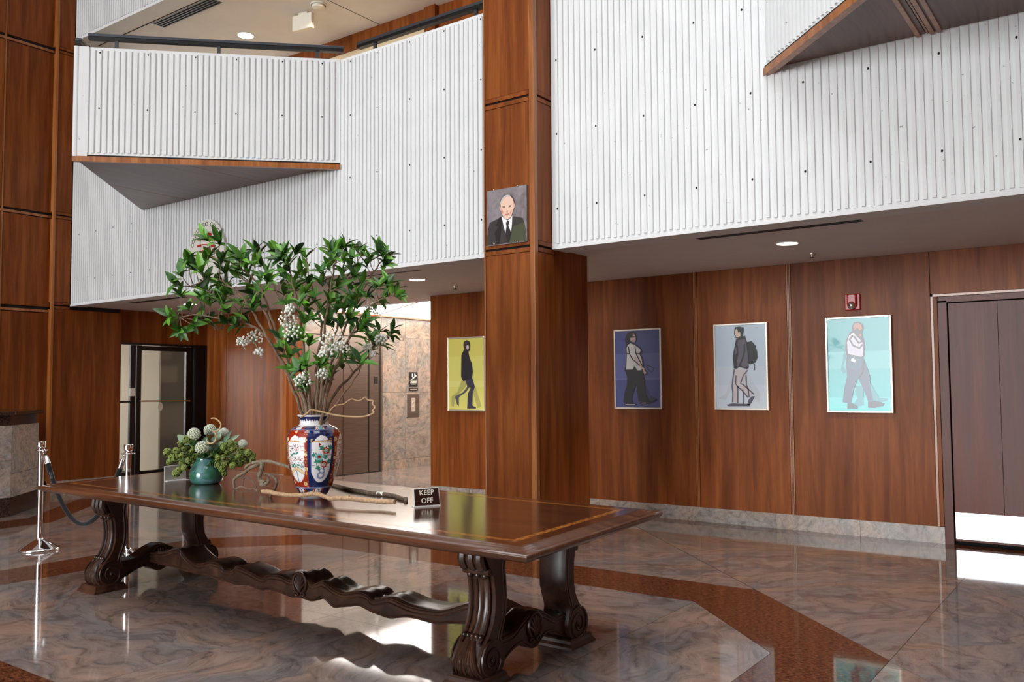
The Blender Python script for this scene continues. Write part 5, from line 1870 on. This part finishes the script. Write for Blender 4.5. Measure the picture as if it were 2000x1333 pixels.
ROS = [(405, 469), (428, 476), (375, 500), (369, 517), (404, 511), (413, 500), (432, 515), (383, 532), (357, 541), (395, 530), (401, 544), (350, 557), (354, 578), (384, 563), (404, 565), (392, 584), (425, 553), (431, 565), (410, 595), (437, 577), (447, 559),
       (440, 532), (453, 511), (467, 505), (473, 509), (464, 527), (479, 520), (497, 520), (497, 490), (507, 499), (512, 517), (485, 538), (470, 544), (455, 574), (489, 557), (507, 544), (495, 577), (525, 535), (522, 553), (512, 571), (534, 497), (549, 493), (552, 509),
       (371, 607), (335, 619), (345, 625), (354, 644), (377, 635), (404, 626), (441, 632), (470, 617), (446, 610), (485, 631), (470, 595), (495, 604), (507, 595),
       (559, 497), (577, 497), (553, 509), (562, 526), (597, 503), (600, 524), (589, 539), (558, 544), (574, 556), (604, 556), (556, 575), (577, 568), (589, 580), (612, 584), (630, 556), (628, 532), (643, 524), (648, 490), (661, 490), (670, 485), (669, 505), (649, 505),
       (699, 488), (705, 500), (687, 505), (738, 491), (747, 499), (756, 500), (723, 511), (717, 521), (750, 518), (684, 526), (670, 532), (690, 541), (708, 554), (675, 550), (660, 562), (645, 565), (684, 568), (699, 577), (717, 580), (733, 562), (742, 557), (757, 559), (765, 571), (774, 578), (750, 580),
       (735, 592), (690, 586), (664, 589), (645, 592), (627, 604), (597, 604), (561, 595), (585, 595), (675, 604), (697, 602), (657, 610), (636, 622), (612, 625), (594, 631), (645, 634), (679, 625), (712, 632), (702, 646), (667, 637),
       (741, 649), (760, 655), (765, 647), (727, 667), (720, 689), (738, 674), (675, 700), (690, 703), (702, 710), (663, 709), (687, 656), (550, 665), (564, 674), (579, 662), (591, 664), (603, 674), (550, 686), (567, 697), (574, 724), (589, 724), (600, 715), (625, 707), (624, 715), (648, 695), (646, 739), (630, 754), (600, 764), (595, 754)]
stem_pts = []
stems = []
for si, (pts, dd, lab) in enumerate(STEMS):
    sm = wavy(pts, 5)
    n = len(sm)
    d0_ = 0.10 * sin(si * 2.4)
    P = []
    for i, q in enumerate(sm):
        s = i / (n - 1)
        P.append((q.x + 1.2 * sin(i * 1.7 + si), q.y, 0.05 * sin(si * 2.4) * (1 - s) + dd * 1.5 * s))
    stem_pts.append(P)
    root = thing('leafy_branch', lab, 'branch', vb + Vector((0, 0, 0.05)))
    r0 = 0.0098 if si < 12 else 0.006
    mb = MB()
    W3 = [Wp(*q) for q in P]
    # down into the vase
    low = vb + (W3[0] - vb) * 0.35
    low.z = TZ + 0.05
    path = [low] + W3
    mb.tube(path, [r0] + [r0 * (1 - 0.8 * i / (n - 1)) + 0.0012 for i in range(n)], 7)
    stems.append([root, mb, P, r0])
ros_done = {i: [] for i in range(len(STEMS))}
for (rx, ry) in ROS:
    best = None
    for si, P in enumerate(stem_pts):
        for i, q in enumerate(P):
            if q[1] < ry + 6 and i < len(P) - 1:
                continue
            d_ = hypot(q[0] - rx, (q[1] - ry - 14) * 0.9) + (len(ros_done[si]) * 1.3)
            if best is None or d_ < best[0]:
                best = (d_, si, i)
    if best is None:
        best = (0, 5, len(stem_pts[5]) // 2)
    ros_done[best[1]].append((rx, ry, best[2]))
for si, (root, mb, P, r0) in enumerate(stems):
    put = []
    for rx, ry, i in ros_done[si]:
        q = P[i]
        dd = q[2] + random.uniform(-0.10, 0.10)
        a, b = Wp(*q), Wp(rx, ry, dd)
        L_ = (b - a).length
        m_ = a.lerp(b, 0.5) + Vector((0, 0, -0.04 * L_)) + FLAT_R * random.uniform(-.06, .06) * L_
        mb.tube([a, m_, b], [0.0034, 0.0027, 0.0018], 5)
        ax = (b - m_).normalized()
        ax = (ax + Vector((0, 0, 0.25)) + FLAT_R * (0.25 if rx > 600 else -0.25)).normalized()
        put.append((b, ax))
        if L_ > 0.16:
            put.append((a.lerp(b, 0.6), (ax + Vector((random.uniform(-.6, .6), random.uniform(-.6, .6), 0.2))).normalized()))
    mb.build('stem', 'bark_stem', root, smooth=True)
    for b, ax in put:
        o1 = ax.orthogonal().normalized()
        o2 = ax.cross(o1)
        k0 = random.uniform(0, 6.28)
        nl = random.choice((5, 6, 6, 7))
        for k in range(nl):
            a = k0 + 2 * pi * k / nl + random.uniform(-.3, .3)
            sp = random.uniform(0.35, 1.15)
            d_ = ax * cos(sp) + (o1 * cos(a) + o2 * sin(a)) * sin(sp)
            nrm = (ax * 1.0 - d_ * 0.3 + Vector((0, 0, 0.5)) + FLAT_F * -0.3).normalized()
            put_leaf(root, random.choice(LEAVES), b + ax * random.uniform(-0.02, 0.015), d_, nrm, random.uniform(0.72, 1.12))

# white berry clusters among the leaves
BER = [(473, 668, 9, 0.05), (497, 660, 13, 0.1), (505, 688, 7, 0.1), (563, 628, 17, -0.22), (572, 650, 15, -0.24), (566, 605, 8, -0.2), (650, 668, 20, -0.22), (662, 680, 13, -0.22), (632, 692, 8, -0.15), (590, 742, 13, -0.3), (630, 732, 10, -0.2), (718, 680, 7, 0.0), (743, 664, 10, 0.05), (724, 604, 12, -0.05), (728, 692, 6, -0.05), (716, 622, 7, 0)]
for bi, (px, py, rr, dd) in enumerate(BER):
    c = Wp(px, py, dd)
    R_ = rr / 300.0
    where = 'lowest, just over the vase' if bi == 9 else None
    t = thing('berry_spray', ['white berry spray at the far left, before the dark wood wall', 'white berry spray second from the left edge of the bunch', 'small white berry spray hanging under the two left ones', 'large white berry spray left of centre, upper half', 'large white berry spray left of centre, lower half',
                              'small white berry spray above the large one left of centre', 'largest white berry spray, right of centre', 'white berry spray tucked at the right of the largest one', 'small white berry spray under the largest one', 'white berry spray of big round berries lowest, just over the vase rim',
                              'pale berry spray low in the middle, behind the lowest leaves', 'small white berry spray low right, before the lift jamb', 'white berry spray at the lower right tip', 'white berry spray at the right, over the lift lobby ceiling light', 'smallest white berry spray at the lower right', 'small white berry spray at the right, under the bright ceiling'][bi], 'berries', c)
    mb, sb = MB(), MB()
    n = int(12 + rr * 1.5)
    foot = c + Vector((0, 0, -R_ * 1.6)) + FLAT_R * (0.02 if px < 600 else -0.02)
    for k in range(n):
        a = 2.399963 * k
        zz = 1 - 1.7 * (k + 0.5) / n
        rad = sqrt(max(0, 1 - zz * zz))
        q = c + (FLAT_R * rad * cos(a) - FLAT_F * rad * sin(a) + Vector((0, 0, zz))) * R_ * random.uniform(0.7, 1.28)
        mb.ball(q, random.uniform(0.006, 0.0095), 7, 5)
        if k % 2 == 0:
            sb.tube([c - Vector((0, 0, R_ * 0.5)), q], 0.0014, 4, cap=False)
    sb.tube([foot, c - Vector((0, 0, R_ * 0.5))], 0.003, 5)
    mb.build('berries', 'berry_white', t, kind='stuff', smooth=True)
    sb.build('stalk', 'eucalyptus_pale', t, kind='stuff')

# curly willow loop lying over the rim
z3 = zf(540, 640, 6.665)
loop = z3([(315, 1170), (390, 1130), (440, 1075), (500, 1080), (620, 1105), (760, 1140), (900, 1158), (1040, 1165), (1150, 1158), (1235, 1130), (1270, 1105), (1255, 1080), (1285, 1040), (1255, 1000), (1255, 955), (1190, 945), (1155, 910), (1110, 940), (1060, 955), (980, 933), (920, 965), (870, 1000), (780, 1015), (720, 1055), (690, 1090)])
t = thing('willow_twig', 'thin tan willow twig bent in a loop over the vase rim', 'twig', vb + Vector((0, 0, 0.45)))
sm = wavy(loop, 4)
MB().tube([Wp(q.x, q.y, -0.16 + 0.1 * sin(i / len(sm) * 3)) for i, q in enumerate(sm)], [0.0062 - 0.003 * i / len(sm) for i in range(len(sm))], 7).build('twig', 'willow_tan', t, smooth=True)

# ---- driftwood
def lying(pts, r):
    """points of a stick lying on the table: pixel -> table plane lifted by its radius"""
    out = []
    for i, q in enumerate(pts):
        rr = r[i] if hasattr(r, '__len__') else r
        out.append(at(q[0], q[1], Z=TZ + rr * 1.0))
    return out


z4 = zf(440, 880, 5.0)
stick = z4([(362, 403), (430, 408), (520, 428), (620, 440), (700, 440), (780, 436), (850, 425), (920, 432), (970, 452), (1030, 474), (1100, 466), (1200, 470), (1300, 482), (1420, 492), (1540, 505), (1655, 505)])
rad = [0.013, 0.0145, 0.0135, 0.013, 0.0125, 0.0135, 0.0145, 0.013, 0.012, 0.0135, 0.013, 0.014, 0.0135, 0.014, 0.0145, 0.014]
dw = thing('driftwood_stick', 'long pale peeled stick lying on the table before the vase', 'stick', on_table(614, 968))
f0 = at(512, 966, Z=TZ + 0.013)
pts = []
D_a, D_b = (at(512, 968, Z=TZ + .012) - EYE).dot(CAM_F), (at(772, 988, Z=TZ + .012) - EYE).dot(CAM_F)
for i, q in enumerate(stick):
    p = at(q[0], q[1], D=D_a + (D_b - D_a) * i / (len(stick) - 1) - 0.05)
    p.z = max(p.z, TZ + rad[i] * 0.95)
    pts.append(p)
MB().tube(pts, rad, 10).build('stick', 'bark_pale', dw, smooth=True)
for i, up in ((5, -1), (6, 1), (8, -1), (11, 1)):
    p = pts[i]
    MB().tube([p, p + Vector((0.01, -0.01, 0.022 * up if up > 0 else -rad[i] * 0.6)) + FLAT_R * 0.008 * up], [0.006, 0.004], 6).build('twig_stub', 'bark_pale', dw, smooth=True)
dk2 = thing('dark_stick', 'dark rough bark stick lying right of the vase, with a pale patch', 'stick', on_table(720, 968))
sp = z4([(1040, 335), (1100, 352), (1170, 372), (1240, 388), (1330, 402), (1420, 420), (1500, 428), (1580, 432), (1660, 448), (1720, 470), (1765, 478), (1765, 505), (1758, 530)])
rad = [0.011, 0.012, 0.0125, 0.0125, 0.0125, 0.012, 0.0125, 0.0125, 0.0125, 0.012, 0.0125, 0.012, 0.009]
pts = lying(sp[:10], rad[:10])
Dl = (pts[-1] - EYE).dot(CAM_F)
pts += [at(sp[10][0], sp[10][1], D=Dl - 0.04), at(sp[11][0], sp[11][1], D=Dl - 0.09), at(sp[12][0], sp[12][1], D=Dl - 0.13)]
for i, p in enumerate(pts):
    p.z = max(p.z, TZ + rad[i] * 0.9)
MB().tube(pts, rad, 9).build('stick', 'bark_dark', dk2, smooth=True)
MB().tube([pts[6] - (pts[6] - pts[5]) * 0.2 + Vector((0, 0, .001)), pts[6] + (pts[7] - pts[6]) * 0.55 + Vector((0, 0, .001))], [0.0132, 0.0132], 9).build('pale_patch', 'petal_white', dk2, smooth=True)
# twisted branch, left of the vase
tw = thing('twisted_branch', 'grey twisted driftwood branch arching between bowl and vase', 'branch', on_table(500, 962))
Dx = lambda px: VD + 0.28 + (500 - px) * 0.0022


def tw_tube(zpts, rr, mat='bark_lichen', dof=None):
    p = wavy(z4(zpts), 4)
    n = len(p)
    P = [at(q.x, q.y, D=Dx(q.x) + (dof or 0)) for q in p]
    R_ = [rr[0] + (rr[1] - rr[0]) * i / (n - 1) + 0.0012 * sin(i * 1.3) for i in range(n)]
    for i, q in enumerate(P):
        q.z = max(q.z, TZ + R_[i] * 0.9)
    MB().tube(P, R_, 8).build('limb', mat, tw, smooth=True)


tw_tube([(650, 178), (600, 155), (500, 128), (420, 108), (350, 108), (280, 120), (220, 145), (190, 180)], (0.012, 0.008))
tw_tube([(350, 110), (320, 140), (280, 155), (235, 180), (190, 215), (135, 245), (90, 280), (82, 310), (86, 345), (92, 375)], (0.013, 0.008))
tw_tube([(92, 375), (105, 383), (140, 357), (170, 358), (205, 372), (250, 380), (275, 372), (290, 390), (312, 405)], (0.005, 0.003))
tw_tube([(352, 108), (362, 150), (345, 210), (330, 255), (338, 290), (365, 310), (380, 318), (345, 330), (370, 335), (405, 325), (422, 300), (415, 265)], (0.017, 0.010))
tw_tube([(395, 232), (430, 238), (465, 258), (495, 290), (500, 320), (488, 355), (475, 395), (452, 420), (440, 450), (442, 475)], (0.010, 0.009), 'bark_dark', -0.30)
tw_tube([(205, 195), (188, 235), (178, 290), (170, 345)], (0.007, 0.004), 'bark_dark')
tw_tube([(130, 268), (170, 268), (210, 265), (250, 285), (280, 320), (298, 350), (302, 372)], (0.006, 0.004), 'bark_dark')

# ---- table signs
def bent_sign(label, tl, tr, br, bl, front, face_mat, edge_mat, foot_back=True):
    d_ = (bl + br) / 2
    t = thing('table_sign', label, 'sign', d_)
    u = (br - bl).normalized()
    up = ((tl + tr) / 2 - (bl + br) / 2)
    n = u.cross(up).normalized()        # towards the hall
    P = [bl, br, tr, tl]
    MB().extrude([p - n * 0.0 for p in P], n * -0.004).build('plate', edge_mat, t, bevel=0.0012)
    e_ = 0.0045
    c = (bl + br + tl + tr) / 4
    Q = []
    for p in P:
        w = p - c
        Q.append(c + u * (w.dot(u) * (1 - e_ / abs(w.dot(u)))) + (w - u * w.dot(u)) * (1 - e_ / (w - u * w.dot(u)).length))
    MB().extrude([p + n * 0.0004 for p in Q], n * 0.0008).build('face', face_mat, t)
    nf = Vector((n.x, n.y, 0)).normalized()
    f0 = -nf if not foot_back else nf
    F_ = [bl, br, br + f0 * 0.045, bl + f0 * 0.045]
    MB().extrude([Vector((p.x, p.y, TZ + 0.0005)) for p in F_], (0, 0, 0.0035)).build('foot_plate', edge_mat, t)
    return t, c, u, up.normalized(), n


bl, br = on_table(809, 992.3), on_table(860.5, 988.8)
Dm = (bl - EYE).dot(CAM_F)
Dr = (br - EYE).dot(CAM_F)
tl, tr = at(807, 955.6, D=Dm + 0.02), at(857, 951.8, D=Dr + 0.02)
bl.z = br.z = TZ + 0.004
ks, c, u, up, n = bent_sign('dark brown KEEP OFF sign standing on the near edge of the table', tl, tr, br, bl, 1, 'sign_brown', 'acrylic_edge', False)
letters('KEEP', c + up * 0.024 + n * 0.0014, u, up, 0.041, 0.0008, 'white_plastic', ks)
letters('OFF', c - up * 0.021 + n * 0.0014, u, up, 0.041, 0.0008, 'white_plastic', ks)
bl, br = on_table(320.5, 941), on_table(363, 937)
Dm, Dr = (bl - EYE).dot(CAM_F), (br - EYE).dot(CAM_F)
tl, tr = at(321, 911.5, D=Dm + 0.0), at(363, 906.5, D=Dr + 0.0)
bl.z = br.z = TZ + 0.004
bent_sign('second table sign seen from behind, left of the flower bowl', tl, tr, br, bl, 1, 'smoked_acrylic', 'acrylic_edge', True)

# ---- green glazed bowl of flowers
t = NT('bowl_glaze')
v = t.coords((4, 4, 7), rnd=False)
n = t.n('ShaderNodeTexNoise', Scale=1.0, Detail=3.0, Roughness=0.5, Distortion=1.5)
t.l(v, n.inputs['Vector'])
t.l(t.ramp(n.outputs['Fac'], [(0.32, srgb(46, 104, 78)), (0.47, srgb(74, 128, 118)), (0.58, srgb(104, 142, 150)), (0.72, srgb(38, 92, 116))]), t.b.inputs['Base Color'])
t.set(Roughness=0.08, Coat_Weight=0.5)
gb = on_table(403, 945)
BS = 1 / 271.0
bw = thing('flower_bowl', 'round teal glazed bowl holding green and white flowers', 'bowl', gb)
MB().lathe([(r * BS, z * BS) for r, z in ((0.01, 0), (22, 0), (27, 2.5), (31, 9), (32.5, 17), (31, 25), (27, 34), (22.5, 42), (20.5, 46), (20, 49), (21, 51), (19.5, 51), (18, 47), (0.01, 42))], tuple(gb), 40).build('bowl_body', 'bowl_glaze', bw, smooth=True, sharp=60)
GD = (gb - EYE).dot(CAM_F)
Wb = lambda px, py, dd=0.0: at(px, py, D=GD + dd)
hub = gb + Vector((0, 0, 45 * BS))
HY = [(379, 849, 12.5, -0.10, 'white snowball flower upper left in the bowl'), (395, 875, 13, -0.14, 'white snowball flower at the front middle of the bowl'), (410, 841, 12, 0.05, 'greenish snowball flower at the top of the bowl arrangement'), (437, 846, 9.5, 0.06, 'greenish snowball flower right of the top one'), (474, 868, 9, 0.02, 'white snowball flower at the right side of the bowl')]
for px, py, rr, dd, lab in HY:
    c = Wb(px, py, dd)
    R_ = rr * BS
    t = thing('snowball_flower', lab, 'flower', c)
    mb = MB()
    n = 95
    for k in range(n):
        a = 2.399963 * k
        zz = 1 - 1.75 * (k + 0.5) / n
        rad = sqrt(max(0, 1 - zz * zz))
        nrm = FLAT_R * rad * cos(a) - FLAT_F * rad * sin(a) + Vector((0, 0, zz))
        q = c + nrm * R_ * random.uniform(0.86, 1.0)
        o1 = nrm.orthogonal().normalized(); o2 = nrm.cross(o1)
        a0 = random.uniform(0, 6.3)
        rp_ = 0.0098
        vs = [q]
        for j in range(8):
            aa = a0 + j * pi / 4
            r_ = rp_ * (1.0 if j % 2 == 0 else 0.45)
            vs.append(q + (o1 * cos(aa) + o2 * sin(aa)) * r_ + nrm * (0.003 if j % 2 == 0 else -0.002))
        mb.add(vs, [(0, 1 + j, 1 + (j + 1) % 8) for j in range(8)])
    mb.build('florets', 'petal_white', t, kind='stuff')
    MB().ball(c, R_ * 0.88, 12, 8).build('flower_core', 'sedum', t, smooth=True)
    MB().tube([c - Vector((0, 0, R_ * 0.8)), hub.lerp(c, 0.3), hub], 0.003, 5).build('stalk', 'leaf_dark', t)
SED = [(327, 884), (335, 893), (345, 880), (352, 868), (356, 890), (362, 875), (365, 860), (340, 900), (331, 903), (372, 885), (378, 868), (356, 905), (360, 914), (370, 900), (383, 893), (349, 919), (344, 925), (378, 907), (386, 905), (346, 892), (366, 890), (376, 878),
       (430, 882), (425, 895), (437, 873), (445, 880), (455, 875), (462, 868), (470, 883), (478, 888), (485, 885), (492, 890), (493, 898), (481, 900), (472, 895), (465, 892), (455, 893), (448, 905), (455, 910), (440, 905), (432, 903), (426, 908), (435, 915), (438, 925), (442, 890), (460, 903), (468, 905), (450, 866), (418, 890), (436, 895)]
mbs = MB()
sed_core = []
for k in range(11):
    a = 2.399963 * k
    zz = 1 - 1.6 * (k + 0.5) / 11
    rad = sqrt(max(0, 1 - zz * zz))
    c = Vector((rad * cos(a), rad * sin(a), zz)) * 0.0165
    nr = c.normalized()
    o1 = nr.orthogonal().normalized(); o2 = nr.cross(o1)
    pr = [c + (o1 * cos(j * pi / 3.5) + o2 * sin(j * pi / 3.5)) * 0.0085 + nr * 0.003 for j in range(7)]
    mbs.tube(pr, 0.0032, 4, closed=True)
    mbs.ball(c, 0.0062, 6, 4)
mbs.ball((0, 0, 0), 0.015, 8, 6)
me_s = bpy.data.meshes.new('bud_cluster')
me_s.from_pydata([tuple(v * S) for v in mbs.v], [], mbs.f)
me_s.materials.append(MATS['sedum'])
me_s.shade_smooth()
for k, (px, py) in enumerate(SED):
    dd = random.uniform(-0.14, 0.04)
    c = Wb(px, py, dd)
    side = 'left' if px < 405 else 'right'
    t = thing('sedum_sprig', 'green sedum sprig in the %s half of the flower bowl' % side, 'flower', c, 'green sedum sprigs on the %s of the bowl' % side)
    o = bpy.data.objects.new('bud_cluster', me_s)
    COL.objects.link(o)
    o.parent = t
    o.rotation_euler = (random.uniform(0, 6), random.uniform(0, 6), random.uniform(0, 6))
    o.scale = (random.uniform(0.95, 1.35),) * 3
    m_ = c.lerp(hub, 0.5) + Vector((0, 0, 0.02))
    MB().tube([c, m_, hub + (c - hub) * 0.12], 0.0022, 4, cap=False).build('stalk', 'leaf_dark', t)
EUC = [(349, 850, 'p'), (362, 852, 'g'), (358, 858, 'g'), (418, 855, 'g'), (430, 847, 'p'), (445, 853, 'g'), (450, 862, 'p'), (412, 880, 'g'), (420, 872, 'g'), (405, 895, 'p'), (453, 846, 'g'), (462, 850, 'p'), (440, 862, 'g'), (402, 862, 'g'), (425, 838, 'g'), (455, 852, 'p'), (410, 868, 'g'), (428, 866, 'p')]
mo = [leaf_mesh('leaf', m_, 0.062, 0.024, 0.25, 0.006) for m_ in ('eucalyptus', 'eucalyptus_pale')]
ml = [leaf_mesh('leaf', m_, 0.075, 0.011, 0.3, 0.006) for m_ in ('eucalyptus', 'eucalyptus_pale')]
for gi, (lab, sel) in enumerate((('grey green eucalyptus sprig at the left of the bowl arrangement', lambda x: x < 400), ('grey green eucalyptus sprig in the middle of the bowl arrangement', lambda x: 400 <= x < 436), ('grey green eucalyptus sprig with narrow leaves at the right of the bowl', lambda x: x >= 436))):
    t = thing('eucalyptus_sprig', lab, 'branch', hub)
    mb = MB()
    for px, py, kk in EUC:
        if not sel(px):
            continue
        c = Wb(px, py, random.uniform(-0.08, 0.0))
        base_ = c.lerp(hub, 0.25)
        mb.tube([base_, base_.lerp(hub, 0.5) + Vector((0, 0, .01)), hub], 0.0018, 4, cap=False)
        d_ = (c - hub).normalized() + FLAT_R * random.uniform(-.3, .3)
        put_leaf(t, (ml if px > 450 else mo)[0 if kk == 'g' else 1], base_, d_, (-FLAT_F + Vector((0, 0, random.uniform(-.2, .8)))), random.uniform(0.9, 1.25))
    mb.build('stem', 'eucalyptus', t)
dl = thing('dark_leaf_spray', 'dark green leaves between the white snowball flowers in the bowl', 'leaves', hub)
MB().tube([hub, hub + Vector((0, 0, 0.12))], 0.003, 5).build('stem', 'leaf_dark', dl)
for px, py in ((395, 858), (402, 855), (388, 862), (408, 885), (398, 895), (415, 900), (372, 862), (420, 890), (405, 905), (390, 885), (430, 875)):
    c = Wb(px, py, -0.06)
    put_leaf(dl, LEAVES[2], c.lerp(hub, 0.5), c - hub + FLAT_R * random.uniform(-.05, .05), -FLAT_F + Vector((0, 0, .5)), 0.9)
z5 = zf(300, 800, 8.333)
cur = wavy(z5([(935, 150), (990, 145), (1050, 180), (1095, 240), (1085, 300), (1040, 350), (980, 358), (970, 352), (1010, 400), (1020, 460), (990, 530), (935, 558), (890, 545), (865, 505), (870, 490)]), 4)
t = thing('curled_twig', 'curled tan twig sticking up from the flower bowl', 'twig', hub)
MB().tube([Wb(q.x, q.y, -0.16) for q in cur], [0.004 + 0.002 * sin(pi * i / len(cur)) for i in range(len(cur))], 7).build('twig', 'willow_tan', t, smooth=True)

for o in bpy.data.objects:
    if '_o' in o.keys():
        del o['_o']
